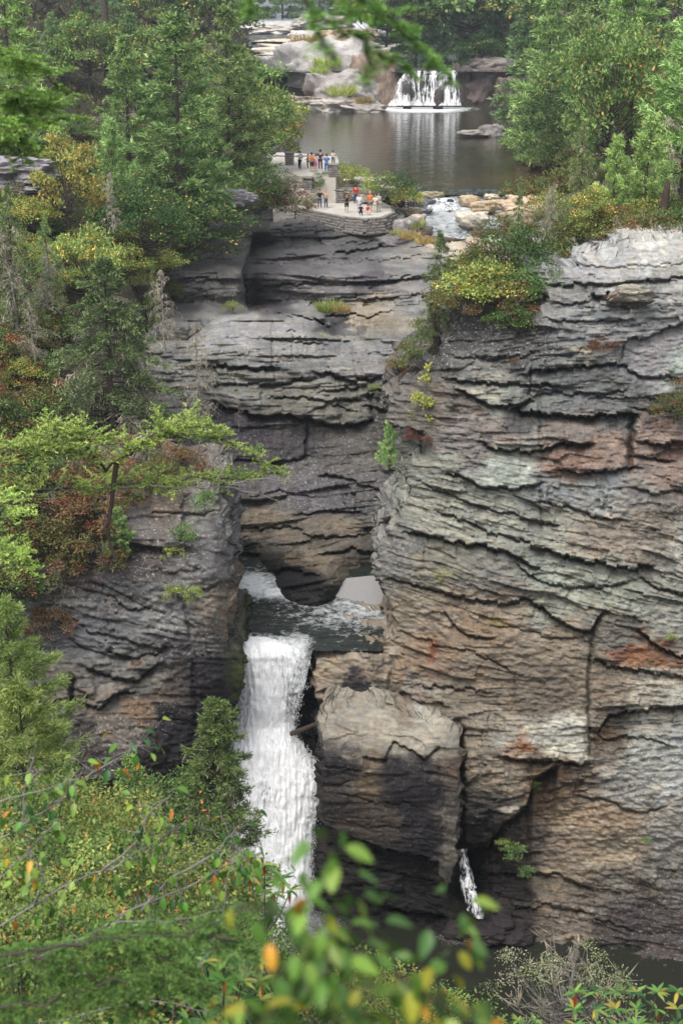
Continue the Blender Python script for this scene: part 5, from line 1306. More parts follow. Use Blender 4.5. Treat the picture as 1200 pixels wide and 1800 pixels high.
# ------------------------------------------------------------------ people
CL = {}
def cloth(h):
    if h not in CL: CL[h] = mat_plain('cloth', tuple(lin(h) * .95), .85, .08, 8)
    return CL[h]
SKIN = mat_plain('skin', (.48, .28, .20), .6, .05, 5)
def skin_obj(name, pts, edges, rad, mat, parent, sub=1):
    me = bpy.data.meshes.new(name); me.from_pydata(pts, edges, []); me.update()
    o = link(name, me, mat, parent)
    md = o.modifiers.new('skin', 'SKIN'); 
    for i, v in enumerate(me.skin_vertices[0].data if me.skin_vertices else []): v.radius = rad[i] if isinstance(rad[i], tuple) else (rad[i], rad[i])
    if me.skin_vertices: me.skin_vertices[0].data[0].use_root = True
    md.use_smooth_shade = True
    s = o.modifiers.new('sub', 'SUBSURF'); s.levels = sub; s.render_levels = sub
    return o
def person(px, py, z, face, label, shirt, legs, hair='#2a1d16', H=1.7, pose='stand', skirt=False, shorts=False, hat=None, pack=None, arms='down'):
    e = empty('person', PZ(px, py, z), face, H / 1.75); tag(e, label, 'person', 'visitors at the overlook')
    k = .45 if pose == 'sit' else (.62 if pose == 'crouch' else 1)
    hip = .93 if pose == 'stand' else .42
    ch = hip + .46; sh = hip + .50
    lx = .03 if pose == 'stand' else 0
    if pose == 'stand':
        legsP = [((-.10, 0, hip - .03), (-.11, .03, .50), (-.12, -.01, .08), (-.12, .13, .035)), ((.10, 0, hip - .03), (.12, .05, .50), (.13, .03, .08), (.14, .17, .035))]
    else:
        legsP = [((-.10, 0, hip - .03), (-.15, .38, .48), (-.14, .30, .08), (-.14, .43, .035)), ((.10, 0, hip - .03), (.15, .38, .46), (.14, .28, .08), (.14, .41, .035))]
    A = {'down': [((-.20, 0, sh - .02), (-.26, .0, sh - .30), (-.24, .10, sh - .54)), ((.20, 0, sh - .02), (.27, -.02, sh - .30), (.25, .08, sh - .54))],
         'rail': [((-.20, 0, sh - .02), (-.27, .12, sh - .26), (-.15, .36, sh - .30)), ((.20, 0, sh - .02), (.27, .12, sh - .26), (.15, .36, sh - .30))],
         'face': [((-.20, 0, sh - .02), (-.24, .16, sh - .22), (-.08, .26, sh + .04)), ((.20, 0, sh - .02), (.24, .16, sh - .22), (.08, .26, sh + .04))],
         'hip': [((-.20, 0, sh - .02), (-.38, -.02, sh - .24), (-.20, .08, sh - .40)), ((.20, 0, sh - .02), (.26, .0, sh - .30), (.24, .10, sh - .54))]}[arms]
    pts = [(0, 0, hip), (0, 0, hip + .22), (0, 0, ch), (0, .01, ch + .14), (0, .02, ch + .24), (0, .03, ch + .36)]
    rad = [(.15, .11), (.13, .095), (.15, .10), .055, .085, .075]
    ed = [(0, 1), (1, 2), (2, 3), (3, 4), (4, 5)]
    for L in legsP:
        b = len(pts); pts += list(L); rad += [.085, .058, .042, .035]; ed += [(0, b), (b, b + 1), (b + 1, b + 2), (b + 2, b + 3)]
    for L in A:
        b = len(pts); pts += list(L); rad += [.055, .042, .032]; ed += [(2, b), (b, b + 1), (b + 1, b + 2)]
    skin_obj('body', pts, ed, rad, SKIN, e)
    pts = [(0, 0, hip + .02), (0, 0, hip + .22), (0, 0, ch - .01), (0, .01, ch + .07)]; rad = [(.175, .135), (.155, .12), (.175, .125), (.09, .08)]; ed = [(0, 1), (1, 2), (2, 3)]
    for L in A:
        m = tuple(L[0][i] * .15 + L[1][i] * .85 for i in range(3)); b = len(pts); pts += [L[0], m]; rad += [.078, .06]; ed += [(2, b), (b, b + 1)]
    skin_obj('shirt', pts, ed, rad, cloth(shirt), e)
    pts = [(0, 0, hip + .03)]; rad = [(.165, .125)]; ed = []
    for L in legsP:
        end = tuple(L[1][i] for i in range(3)) if (shorts or skirt) else L[2]
        b = len(pts); pts += [L[0], L[1]] if (shorts or skirt) else [L[0], L[1], L[2]]; rad += [.115, .11 if skirt else .088] if (shorts or skirt) else [.11, .08, .065]
        ed += [(0, b), (b, b + 1)] + ([] if (shorts or skirt) else [(b + 1, b + 2)])
    skin_obj('skirt' if skirt else ('shorts' if shorts else 'trousers'), pts, ed, rad, cloth(legs), e)
    bm = bmesh.new(); bmesh.ops.create_uvsphere(bm, u_segments=10, v_segments=8, radius=.118)
    for v in bm.verts:
        v.co.z *= 1.12; v.co.y = v.co.y * 1.05
        if v.co.y > .045 and v.co.z < .06: v.co.y = .045
    me = bpy.data.meshes.new('hair'); bm.to_mesh(me); bm.free()
    o = link('cap' if hat else 'hair', me, cloth(hat or hair), e); o.location = (0, -.012, ch + .335)
    if pack:
        bm = bmesh.new(); bmesh.ops.create_cube(bm, size=1); bmesh.ops.bevel(bm, geom=list(bm.edges), offset=.18, segments=2, affect='EDGES')
        me = bpy.data.meshes.new('backpack'); bm.to_mesh(me); bm.free()
        o = link('backpack', me, cloth(pack), e); o.location = (0, -.2, ch - .1); o.scale = (.32, .2, .45)
    return e
U, Lw = -18.1, -20.5
person(527, 298, U, 2.2, 'woman in a white top and black trousers with a pale backpack on the upper terrace', '#c9c4cc', '#17171c', '#17120f', pack='#8f9bb0', arms='face')
person(548, 303, U, -.6, 'man in a bright orange shirt and dark shorts on the upper terrace', '#e07a34', '#2c3242', H=1.8, shorts=True)
person(555, 301, U, .6, 'woman in a white top and pink skirt next to the orange shirt', '#dcc8cf', '#d889a6', '#6b4a33', H=1.65, skirt=True)
person(563, 298, U, .1, 'tall man in a navy and red shirt with dark trousers on the upper terrace', '#3b3560', '#2a2230', H=1.85, arms='hip')
person(574, 304, U, -.2, 'man in a blue shirt and blue jeans leaning at the right of the upper terrace', '#2f6fc0', '#2c62a0', '#5a4030', H=1.75, arms='rail')
person(585, 291, U, .2, 'child in a white shirt at the pool-side rail', '#d8d8dc', '#5a606e', '#5b3d2a', H=1.45, arms='rail')
person(541, 296, U, 1.6, 'person in dark clothes bending behind the orange shirt', '#3a3636', '#4a4644', H=1.35, arms='rail')
person(520, 357, Lw, 2.8, 'woman in a pink and white blouse at the left of the lower terrace', '#cdb4c4', '#5a4a58', H=1.62)
person(530, 359, Lw, 3.4, 'man in a white shirt and dark trousers beside the red bush', '#d9d6d0', '#36343c', '#b7a794', H=1.72)
person(562, 366, Lw, 3.0, 'woman in a black cardigan over a white top and blue jeans', '#1c1c22', '#34476a', '#6d4b34', H=1.7, arms='hip')
person(573, 366, Lw, 2.6, 'blond person in a beige shirt and blue jeans next to the black cardigan', '#c3a78c', '#3f5470', '#c79a62', H=1.65)
person(609, 374, Lw, 3.3, 'woman in a black top and black shorts near the terrace edge', '#141418', '#16161c', '#3b241a', H=1.68, shorts=True, arms='face')
person(625, 358, Lw, .2, 'person in a red shirt and jeans standing behind the lower terrace rail', '#c5202c', '#35517c', '#3a2418', H=1.72)
person(631, 374, Lw, 3.1, 'person in a white shirt and pale trousers with an orange cap', '#dfe4ea', '#b9bfca', hat='#c9612e', H=1.66)
person(634, 378, Lw, 3.1, 'child in black crouching at the terrace wall', '#141316', '#1a1a20', '#2a1b14', H=1.35, pose='sit', arms='rail')
person(650, 372, Lw, 3.0, 'large man in an orange shirt and khaki shorts on the lower terrace', '#ef7d4a', '#8f8474', '#c8b49c', H=1.78, shorts=True)
person(646, 378, Lw, 3.6, 'child in red and white sitting at the terrace wall', '#cf3430', '#d8d2cc', '#3a2418', H=1.3, pose='sit', arms='rail')
person(659, 374, Lw, 2.7, 'person in a cream shirt and cream trousers hugging at the right end', '#d9d1c6', '#cdc4b6', '#8d6a48', H=1.62, arms='rail')
person(665, 373, Lw, 3.5, 'person in a pale grey shirt and dark cap at the right end of the terrace', '#c6c9cc', '#b7ab9c', hat='#4a4a50', H=1.74)

# ------------------------------------------------------------------ plants on the rocks
def bare(kind, lib, i, px, pyt, pyb, Y, h0, label, mats=MC, wide=1.0, cat='tree', group=None):
    b, h = at_px(px, pyt, pyb, Y)
    return place(kind, lib[i % len(lib)], b, h / h0 * wide, g.uniform(0, 6.28), label, cat, group, mats, sz=1 / wide)
TUFT = [broadleaf(300 + i, 1.0, .9, 20, 70, c, .11, hh, hf, cr=.4, base=.0) for i, (c, hh, hf) in enumerate([(('#3d5a24', '#86a040'), '#b0a040', .05), (('#4c3028', '#6a4434'), '#7a4f38', .3), (('#2c4f28', '#5f8a45'), '#8ba050', .05)])]
GRASS = []
for sd_i, cc_ in enumerate([('#5d7a30', '#98a850'), ('#7a7440', '#a89a58')]):
    gg = np.random.default_rng(sd_i); L_ = Leaves(); nn = 420
    a = gg.uniform(0, 6.28, nn); r = gg.random(nn) ** .5 * .7
    L_.add(np.stack([np.cos(a) * r, np.sin(a) * r, 0 * r], 1), np.stack([np.cos(a) * .5, np.sin(a) * .5, 1 + 0 * a], 1) + .3 * gg.normal(size=(nn, 3)), gg.uniform(.4, 1, nn), .05, cv(gg, nn, *cc_), rng=gg)
    GRASS.append(L_.mesh('blades'))
def tuft(px, py, Y, wpx, label, k=0, sq=1.0, mats=MB):
    s = wpx * Y / 2560 / 1.8
    return place('bush', TUFT[k], V3(px, py, Y), s, g.uniform(0, 6.28), label, 'bush', None, MB, sz=sq)
def grass(px, py, Y, wpx, label, k=0):
    s = wpx * Y / 2560 / 1.4
    o = link('grass_tuft', GRASS[k], LEAF); o.location = V3(px, py, Y); o.scale = (s, s, s * .9); o.rotation_euler = (0, 0, g.uniform(0, 6))
    return tag(o, label, 'grass', 'grass tufts on the ledges')
# shoulder of the stack
for (px, py, Y, sz_, k, lab) in [
 (800, 560, 67.6, 1.6, 1, 'olive bush at the left end of the stack shoulder'), (835, 555, 68, 2.4, 3, 'yellow-green bush in the middle of the stack shoulder'), (870, 548, 68.5, 2.3, 3, 'light green bush above the dark lichen block'),
 (905, 560, 67.6, 1.8, 2, 'orange-red bush left of the stack cap'), (935, 545, 68.2, 2.0, 4, 'deep green bush against the stack cap'), (895, 590, 66.6, 1.5, 4, 'dark glossy bush hanging below the stack shoulder'),
 (925, 585, 66.8, 1.3, 1, 'rust bush hanging below the stack cap'), (850, 520, 71, 2.4, 0, 'brown-green bush behind the shoulder'), (905, 500, 72, 2.6, 4, 'green bush behind the orange-red bush'), (950, 480, 73, 2.0, 0, 'brown-tinged bush behind the stack cap'),
 (815, 520, 71, 2.0, 3, 'pale green bush at the back left of the shoulder'), (870, 480, 75, 2.2, 2, 'reddish bush below the cascade boulders'), (990, 452, 74, 1.6, 0, 'brown bush behind the left of the cap'), (1030, 440, 75, 1.8, 4, 'dark bush behind the middle of the cap'),
 (1090, 418, 77, 1.7, 2, 'rusty bush behind the cap under the broken snag'), (1130, 410, 78, 1.8, 3, 'yellow-green bush beside the broken snag'), (1180, 405, 78, 1.8, 0, 'green and rust bush at the right of the cap'), (1060, 420, 79, 2.0, 3, 'lime bush behind the cap'),
 (1185, 745, 64.5, 1.5, 0, 'brown-green bush growing from the face at the right edge'), (1205, 720, 64.8, 1.4, 1, 'rusty bush on the face cut by the right edge'),
 (720, 660, 72, 1.5, 1, 'brown bush on the ledge beside the dark trunk'), (745, 640, 72, 1.4, 0, 'grey-brown bush under the dark trunk'), (760, 600, 71, 1.3, 1, 'sparse olive bush at the gorge side of the shoulder')]:
    shrub(px, py, Y, sz_, k, lab, ter=False)
bare('hemlock_tree', HEM, 0, 768, 410, 640, 69.5, 9, 'thin one-sided hemlock with a dark trunk at the gorge edge', wide=.9)
bare('hemlock_tree', HEM, 1, 762, 520, 660, 69.8, 9, 'small ragged hemlock leaning over the gorge edge', wide=1.0)
bare('young_pine', YPINE, 1, 684, 732, 836, 77, 8, 'slim yellow-green sapling on the gorge wall', wide=.75)
bare('broadleaf_tree', BLO, 0, 765, 640, 790, 68, 5, 'small orange sapling on the edge of the stack', MB, wide=.8)
tuft(735, 770, 68, 50, 'rust red moss bush overhanging the cave mouth', 1, .6); tuft(765, 775, 67, 46, 'dark red moss bush right of the cave mouth', 1, .6)
tuft(1060, 612, 65, 60, 'flat rust red moss cushion on the stack face', 1, .35); tuft(1075, 525, 64.6, 26, 'small brown moss cushion on the lodged boulder', 1, .4); tuft(900, 640, 65, 24, 'little rust cushion under the lichen block', 1, .8)
tuft(905, 1510, 60.4, 46, 'green plant clump in the wet corner right of the wedge', 2, 1.2); tuft(925, 1540, 60.2, 34, 'lower green plant clump in the wet corner', 2, 1.0); tuft(885, 1490, 60.8, 30, 'small fern clump under the wedge', 0, 1.0); tuft(940, 1385, 61, 24, 'small bush in the dark crack by the wedge', 0, 1.1)
tuft(1135, 1480, 59.4, 24, 'tiny green cushion on the lower right face', 2, .6); tuft(1180, 1122, 61.3, 26, 'small green cushion on the pale lichen patch', 0, .5)
tuft(410, 550, 104, 34, 'bright green plant left above the rounded ledge', 0, 1); tuft(660, 690, 83, 26, 'light green fern in the middle of the gorge wall', 0, 1); tuft(490, 477, 124, 24, 'small green tuft high on the gorge wall', 2, .6)
tuft(312, 1060, 61.6, 56, 'bright green fern bush low on the left cliff', 0, 1.0); tuft(340, 1050, 61.5, 34, 'small fern bush right of the larger fern', 0, 1.0); tuft(325, 960, 62.4, 50, 'upright green bush on the left cliff face', 2, 1.6); tuft(305, 985, 62.6, 40, 'green bush left of the upright bush', 0, 1.2)
tuft(360, 900, 63.4, 48, 'green bush at the top right of the left cliff', 2, 1.5); tuft(300, 870, 64.5, 50, 'olive bush on top of the left cliff', 0, 1); tuft(240, 1170, 60.4, 22, 'moss tuft on the left cliff ledge', 1, .6)
for a in [(610, 530, 114, 34, 'green grass tuft on the upper ledge', 0), (580, 548, 108, 40, 'wide grass tuft on the middle ledge', 0), (600, 548, 107, 26, 'small grass tuft right on the middle ledge', 1), (560, 598, 89.5, 22, 'grass tuft on the rounded ledge', 0), (720, 420, 131, 30, 'pale grass tuft below the overlook', 1), (750, 430, 129, 30, 'straw grass tuft at the stream sand', 1), (700, 415, 133, 22, 'grass tuft beside the overhang', 0),
          (730, 400, 135, 26, 'green grass between the bank rocks', 0), (560, 130, 250, 26, 'grass on the far rock shelf', 0), (600, 168, 247, 40, 'grass in the crack of the far shelf', 0), (540, 82, 285, 40, 'grass on the long pale ledge', 1), (575, 118, 252, 36, 'grass patch at the middle of the far shelf', 0), (640, 182, 244, 24, 'grass at the foot of the far shelf', 1)]:
    grass(*a)
for (px, py, Y, s_, k, lab) in [(620, 335, 144, 2.4, 3, 'green bush below the upper terrace'), (695, 365, 139, 3.0, 4, 'rounded green bush at the right end of the lower terrace'), (668, 352, 141, 2.4, 3, 'light green bush behind the lower terrace'), (715, 372, 138, 2.2, 3, 'yellow-green bush toward the rapids'),
                               (560, 335, 143, 1.6, 4, 'small green bush beside the steps'), (600, 312, 148, 1.4, 3, 'small bush at the corner of the upper terrace'), (500, 375, 133, 3.0, 2, 'red-purple bush left of the lower terrace'), (520, 385, 132, 2.4, 1, 'brown-grey bush under the left of the terrace'), (470, 360, 131, 3.0, 4, 'green bush at the tree edge by the terrace'), (450, 385, 130, 3.0, 0, 'dark bush on the buttress top'), (410, 395, 127, 3.0, 4, 'green bush on the left buttress')]:
    shrub(px, py, Y, s_, k, lab, ter=False)
# top and gully of the left cliff
for i, (px, py, Y, s_, k) in enumerate([(20, 900, 65, 2.6, 1), (70, 880, 65.5, 2.2, 4), (120, 905, 64.5, 2.3, 2), (165, 940, 63.6, 2.3, 2), (150, 985, 63, 2.0, 1), (195, 905, 64.4, 2.0, 1), (180, 1010, 62.4, 1.7, 1), (90, 960, 63.6, 2.2, 1), (30, 980, 63, 2.4, 0), (230, 870, 65, 1.6, 1), (280, 860, 65.5, 1.3, 0), (60, 1040, 62, 2.2, 1),
                                      (90, 1130, 61.2, 1.6, 2), (20, 860, 67, 2.6, 2), (110, 860, 67, 2.4, 0), (180, 865, 67, 2.0, 2), (250, 845, 68, 2.2, 1), (320, 850, 68, 1.8, 2), (20, 1080, 61, 2.2, 4)]):
    shrub(px, py, Y, s_, k, ['green and brown shrub on top of the left cliff', 'olive and rust shrub in the gully of the left cliff', 'red-brown shrub in the gully of the left cliff', '', 'green shrub at the left edge of the left cliff'][k], ['green-brown cliff shrubs', 'rust cliff shrubs', 'red-brown cliff shrubs', '', 'green cliff shrubs'][k], ter=False)
bare('young_pine', YPINE, 0, 212, 890, 985, 62.6, 8, 'small blue-green pine on the left cliff', wide=1.2)
for (lib, i, px, t_, b_, Y, w_, lab) in [(SNAG, 0, 115, 975, 1100, 62.0, 1.3, 'drooping grey lichen-hung dead tree on the left cliff'), (SNAG, 1, 970, 318, 470, 74, .9, 'pale grey dead spire above the tall stack'), (SNAG, 2, 905, 370, 500, 74, 1.1, 'tangled grey dead tree right of the shoulder bushes'),
        (SNAG, 0, 350, 565, 740, 83, .9, 'grey dead tree hung with lichen beside the gorge wall'), (SNAG, 1, 290, 470, 620, 86, 1.0, 'small grey dead tree on the left slope edge'), (SNAG, 2, 20, 400, 620, 80, 1.2, 'large grey lichen-hung dead tree at the left edge'), (SNAG, 1, 85, 440, 560, 83, 1.2, 'grey dead tree with curled limbs left of the yellow tree'),
        (SNAG, 0, 60, 520, 640, 78, 1.0, 'short grey dead tree low on the left slope'), (SNAGB, 0, 880, 400, 520, 73, 1.1, 'leafless grey branching tree above the shoulder'), (SNAGB, 1, 765, 400, 560, 70, .5, 'thin bare grey trunk at the gorge edge'), (SNAG, 2, 255, 590, 740, 77, 1.2, 'grey lichen boughs at the foot of the large hemlock'), (SNAG, 0, 150, 620, 760, 76, 1.2, 'ragged grey lichen boughs left of the hemlock foot'),
        (SNAG, 1, 200, 300, 410, 88, .8, 'grey bare lower limbs under the bright young pine'), (SNAGB, 0, 420, 660, 760, 80, .3, 'tiny bare twig tree with orange leaves at the gorge wall')]:
    pass
    b, h = at_px(px, t_, b_, Y)
    place('dead_tree', lib[i], b, h / (5 if lib is SNAG else 6) * w_, g.uniform(0, 6.28), lab, 'dead tree', None, (PALEBARK, NEEDLE, NEEDLE), sz=1 / w_)
# broken dark snag
T = Tubes(); b, h = at_px(1163, 316, 395, 77); zz = np.linspace(0, 1, 7)
T.add(np.stack([.12 * zz, .05 * np.sin(zz * 5), zz * h], 1), np.array([.26, .24, .22, .20, .19, .17, .07]), 9)
T.add(np.array([[.02, 0, h * .62], [-.3, 0, h * .66]]), [.06, .03], 5)
e = link('dead_tree', T.mesh('dead_tree'), mat_plain('charred_bark', (.07, .045, .04), .9, .4, 6, .6)); e.location = b
tag(e, 'dark broken-topped dead trunk behind the stack cap', 'dead tree')
# tall bare trunk in the left forest
T = Tubes(); b, h = at_px(192, 40, 160, 170); T.add(np.stack([0 * zz, 0 * zz, zz * h * 1.4], 1), np.linspace(.5, .35, 7), 8)
e = link('tree_trunk', T.mesh('tree_trunk'), BARK); e.location = b; tag(e, 'tall straight dark trunk in the left forest', 'tree trunk')

# ------------------------------------------------------------------ spray of thrown water at the falls
Lf = Leaves(); m = 22000
t = g.random(m) ** .8; py_ = 1150 + t * 490
xl = np.interp(py_, [e[0] for e in edgeF], [e[1] for e in edgeF]); xr = np.interp(py_, [e[0] for e in edgeF], [e[2] for e in edgeF])
side = g.random(m) < .5
px_ = np.where(side, xr + g.normal(size=m) * 5 - 2, xl + g.normal(size=m) * 6 + 2); inner = g.random(m) < .5
px_ = np.where(inner, xl + (xr - xl) * g.random(m), px_)
Lf.add(PT(px_, py_, dF(px_, py_) - g.uniform(.05, .6, m)), np.array([0, -.15, -1.]) + .25 * g.normal(size=(m, 3)), g.uniform(.04, .20, m), g.uniform(.012, .03, m), np.full((m, 3), .8), rng=g)
WHITE = mat_plain('spray', (.82, .84, .85), .5, .02, 3)
tag(link('spray', Lf.mesh('spray'), WHITE), 'white droplets thrown off the lower waterfall', 'spray', kind='stuff')

# ------------------------------------------------------------------ near plants, on the slope in front of the camera
def bough(name, label, cat, stems, cols, nl=.03, nw=.006, twig=.35, tstep=.05, sub=.12, seed=1, dens=1.0, flat=.35, r0=.012, mats=None, bare_=0.0, droop=0.1, group=None, jit=.3):
    """needled bough: stems = list of polylines [(px, py, Y), ...]"""
    g = np.random.default_rng(seed)
    T = Tubes(); Lf = Leaves(); Dd = Leaves()
    org = PT(*stems[0][0])
    for st in stems:
        bareness = bare_
        P = np.array([PT(*p) for p in st]) - org
        n = 16; tt = np.linspace(0, 1, len(P)); s = np.linspace(0, 1, n)
        P = np.stack([np.interp(s, tt, P[:, k]) for k in range(3)], 1); P[1:-1] += g.normal(size=(n - 2, 3)) * .012 * np.linalg.norm(P[-1] - P[0])
        T.add(P, np.linspace(r0, r0 * .3, n), 6)
        Ltot = np.linalg.norm(np.diff(P, axis=0), axis=1).sum(); m = max(4, int(Ltot / tstep))
        q_ = np.linspace(.06, 1, m); B = np.stack([np.interp(q_, s, P[:, k]) for k in range(3)], 1)
        ax = nrm(np.gradient(B, axis=0)); sd = nrm(np.cross(ax, [0, 0, 1.]))
        sg = np.where(np.arange(m) % 2 == 0, 1, -1)[:, None]
        ln = twig * (.35 + .65 * np.sin(np.clip(q_ * 1.15, 0, 1) * math.pi * .9 + .15)) * g.uniform(.5, 1.2, m)
        D1 = nrm(ax * .75 + sd * sg + np.array([0, 0, 1.]) * (.15 - droop) + jit * g.normal(size=(m, 3)))
        segs = [(B, B + D1 * ln[:, None])]
        T1 = B + D1 * ln[:, None]
        T_lines = [(B, T1)]
        k = max(2, int(twig / sub)); 
        for j in range(1, k + 2):
            f = j / (k + 2.)
            A = B + (T1 - B) * f
            sd2 = nrm(np.cross(D1, [0, 0, 1.]))
            for sgn in (-1, 1):
                D2 = nrm(D1 * .8 + sd2 * sgn * .9 + flat * g.normal(size=(m, 3)) * .6 + np.array([0, 0, .05 - droop * .5]))
                segs.append((A, A + D2 * (ln * (1 - f) * .6 * g.uniform(.6, 1.3, m))[:, None]))
        A = np.concatenate([x[0] for x in segs]); E = np.concatenate([x[1] for x in segs])
        Dd.seg(A, E, r0 * .35, np.repeat(lin('#4a4038')[None], len(A), 0), g)
        keep = g.random(len(A)) > bareness
        A = A[keep]; E = E[keep]; L = np.linalg.norm(E - A, axis=1)
        cnt = np.maximum(3, (L / (nl * .22) * dens).astype(int)); I = np.repeat(np.arange(len(A)), cnt)
        f = g.random(len(I))[:, None]; D = nrm(E - A)[I]; side = nrm(np.cross(D, np.array([0, 0, 1.]) + .3 * g.normal(size=D.shape)))
        d = D * .75 + side * g.choice([-1, 1], len(I))[:, None] * .8 + np.array([0, 0, .25]) + .25 * g.normal(size=D.shape)
        cc = cv(g, len(A), *cols, sp=.12)[I] * g.uniform(.8, 1.2, (len(I), 1)) * (.8 + .5 * f)
        Lf.add(A[I] + (E - A)[I] * f, d, nl * g.uniform(.7, 1.2, len(I)), nw, cc, nr=np.array([0, 0, 1.]) + .5 * g.normal(size=D.shape), rng=g)
    e = empty(name, org.tolist()); tag(e, label, cat, group)
    link('branch', T.mesh('branch'), (mats or MC)[0], e); link('needles', Lf.mesh('needles'), NEEDLE, e)['kind'] = 'stuff'
    link('twigs', Dd.mesh('twigs'), NEEDLE, e)['kind'] = 'stuff'
    return e
GB = ('#547a30', '#98b850')
bough('hemlock_bough', 'bright green hemlock bough reaching across the left of the view above the fall', 'branch',
      [[(-60, 850, 13), (60, 858, 13.3), (200, 850, 13.6), (340, 850, 13.8), (430, 845, 14), (500, 832, 14.1)],
       [(185, 825, 13.4), (140, 770, 13.2), (125, 758, 13.2), (60, 775, 13), (0, 790, 12.8)],
       [(185, 830, 13.4), (230, 790, 13.5), (300, 762, 13.6), (370, 765, 13.8), (440, 795, 14), (490, 825, 14.1)],
       [(230, 800, 13.5), (260, 765, 13.4), (320, 745, 13.5), (390, 755, 13.6)],
       [(-50, 820, 12.8), (40, 800, 12.9), (110, 775, 13), (180, 768, 13.2), (260, 790, 13.3)],
       [(-60, 800, 13.3), (0, 790, 13.2), (80, 790, 13), (150, 800, 13)]], GB, nl=.028, nw=.0085, twig=.42, tstep=.05, sub=.08, seed=3, droop=-.05, r0=.014, bare_=.2, dens=1.05)
bough('dead_branch', 'long bare grey twig under the hemlock bough', 'branch',
      [[(190, 855, 13.5), (300, 856, 13.6), (400, 852, 13.7), (470, 870, 13.8), (520, 892, 13.9)], [(400, 852, 13.7), (450, 842, 13.8), (520, 846, 13.9)], [(380, 848, 13.6), (400, 815, 13.6), (395, 790, 13.6)], [(-20, 890, 13), (60, 870, 13.2), (190, 855, 13.5)]],
      LICHEN, nl=.014, nw=.003, twig=.14, tstep=.08, sub=.08, seed=5, bare_=.8, r0=.011, mats=MS)
T = Tubes(); A = np.array([PT(*p) for p in [(205, 815, 13.4), (200, 850, 13.4), (196, 890, 13.4), (190, 925, 13.4), (192, 950, 13.4), (202, 980, 13.4)]]); T.add(A - A[0], [.028, .026, .022, .018, .014, .012], 8)
T.add(np.array([PT(190, 915, 13.4), PT(180, 935, 13.35), PT(186, 948, 13.4)]) - A[0], [.02, .012, .006], 6)
e = link('dead_branch', T.mesh('dead_branch'), BARK); e.location = A[0].tolist(); tag(e, 'dark broken branch stub hanging below the hemlock bough', 'branch')
bough('hemlock_bough', 'dark green bough at the left edge near the top', 'branch', [[(-60, 150, 8), (0, 158, 8.1), (30, 168, 8.2), (45, 185, 8.3), (75, 187, 8.4), (110, 185, 8.5)], [(-60, 110, 8), (0, 95, 8.1), (50, 110, 8.2), (120, 165, 8.4)], [(-50, 200, 8), (0, 205, 8.1), (60, 215, 8.2), (130, 205, 8.3)], [(-30, 190, 8), (10, 215, 8), (30, 250, 8.1), (40, 290, 8.2)]],
      ('#3a6a2c', '#7fae48'), nl=.022, nw=.006, twig=.26, tstep=.026, dens=1.3, sub=.04, seed=7, r0=.008, droop=.15)
bough('hemlock_bough', 'blurred near bough dropping in from the top edge over the far rocks', 'branch', [[(500, -60, 3.6), (545, 20, 3.6), (590, 50, 3.62), (640, 75, 3.65), (690, 105, 3.7), (730, 135, 3.72)], [(545, 20, 3.6), (560, 60, 3.6), (580, 95, 3.6)], [(600, -40, 3.6), (650, 10, 3.62), (700, 50, 3.7), (760, 110, 3.75), (790, 150, 3.8)], [(450, -30, 3.6), (440, 5, 3.6), (436, 18, 3.6)], [(560, -50, 3.6), (600, 0, 3.6), (650, 40, 3.62)], [(640, 75, 3.65), (650, 110, 3.65), (640, 140, 3.65)]],
      ('#355f24', '#6f9c3c'), nl=.013, nw=.0034, twig=.075, tstep=.011, sub=.016, seed=9, r0=.0042, droop=.2)
bough('bare_twig', 'thin dark twigs hanging from the top edge', 'branch', [[(336, -30, 6), (338, 20, 6), (345, 60, 6), (330, 90, 6)], [(352, -30, 6), (362, 15, 6), (372, 30, 6)], [(345, 60, 6), (320, 70, 6)]], ('#4a4038', '#5a4e42'), nl=.01, nw=.003, twig=.06, tstep=.05, sub=.04, seed=10, bare_=.9, r0=.005)
bough('hemlock_bough', 'small bright sprays at the left edge below the long bough', 'branch', [[(-60, 870, 11), (0, 880, 11), (50, 895, 11)], [(-60, 940, 11), (-10, 955, 11), (30, 985, 11), (70, 1010, 11)], [(-60, 985, 11), (0, 975, 11), (50, 970, 11)]], GB, nl=.024, nw=.007, twig=.26, tstep=.03, sub=.06, seed=12, r0=.008, droop=0)
bough('hemlock_bough', 'shaded near bough across the bottom left corner', 'branch', [[(-80, 1700, 5), (60, 1680, 5.1), (200, 1650, 5.2), (330, 1640, 5.3), (430, 1600, 5.4)], [(-80, 1790, 4.9), (80, 1760, 5), (220, 1720, 5.1), (340, 1740, 5.2)], [(60, 1680, 5.1), (160, 1720, 5.1), (260, 1780, 5.1)], [(200, 1650, 5.2), (300, 1690, 5.2), (360, 1740, 5.2)], [(330, 1640, 5.3), (400, 1650, 5.3), (440, 1670, 5.4)], [(-80, 1740, 5), (20, 1800, 5), (120, 1850, 5)]],
      ('#274d1f', '#54852f'), nl=.016, nw=.004, twig=.19, tstep=.018, sub=.028, seed=14, r0=.009, droop=.45)

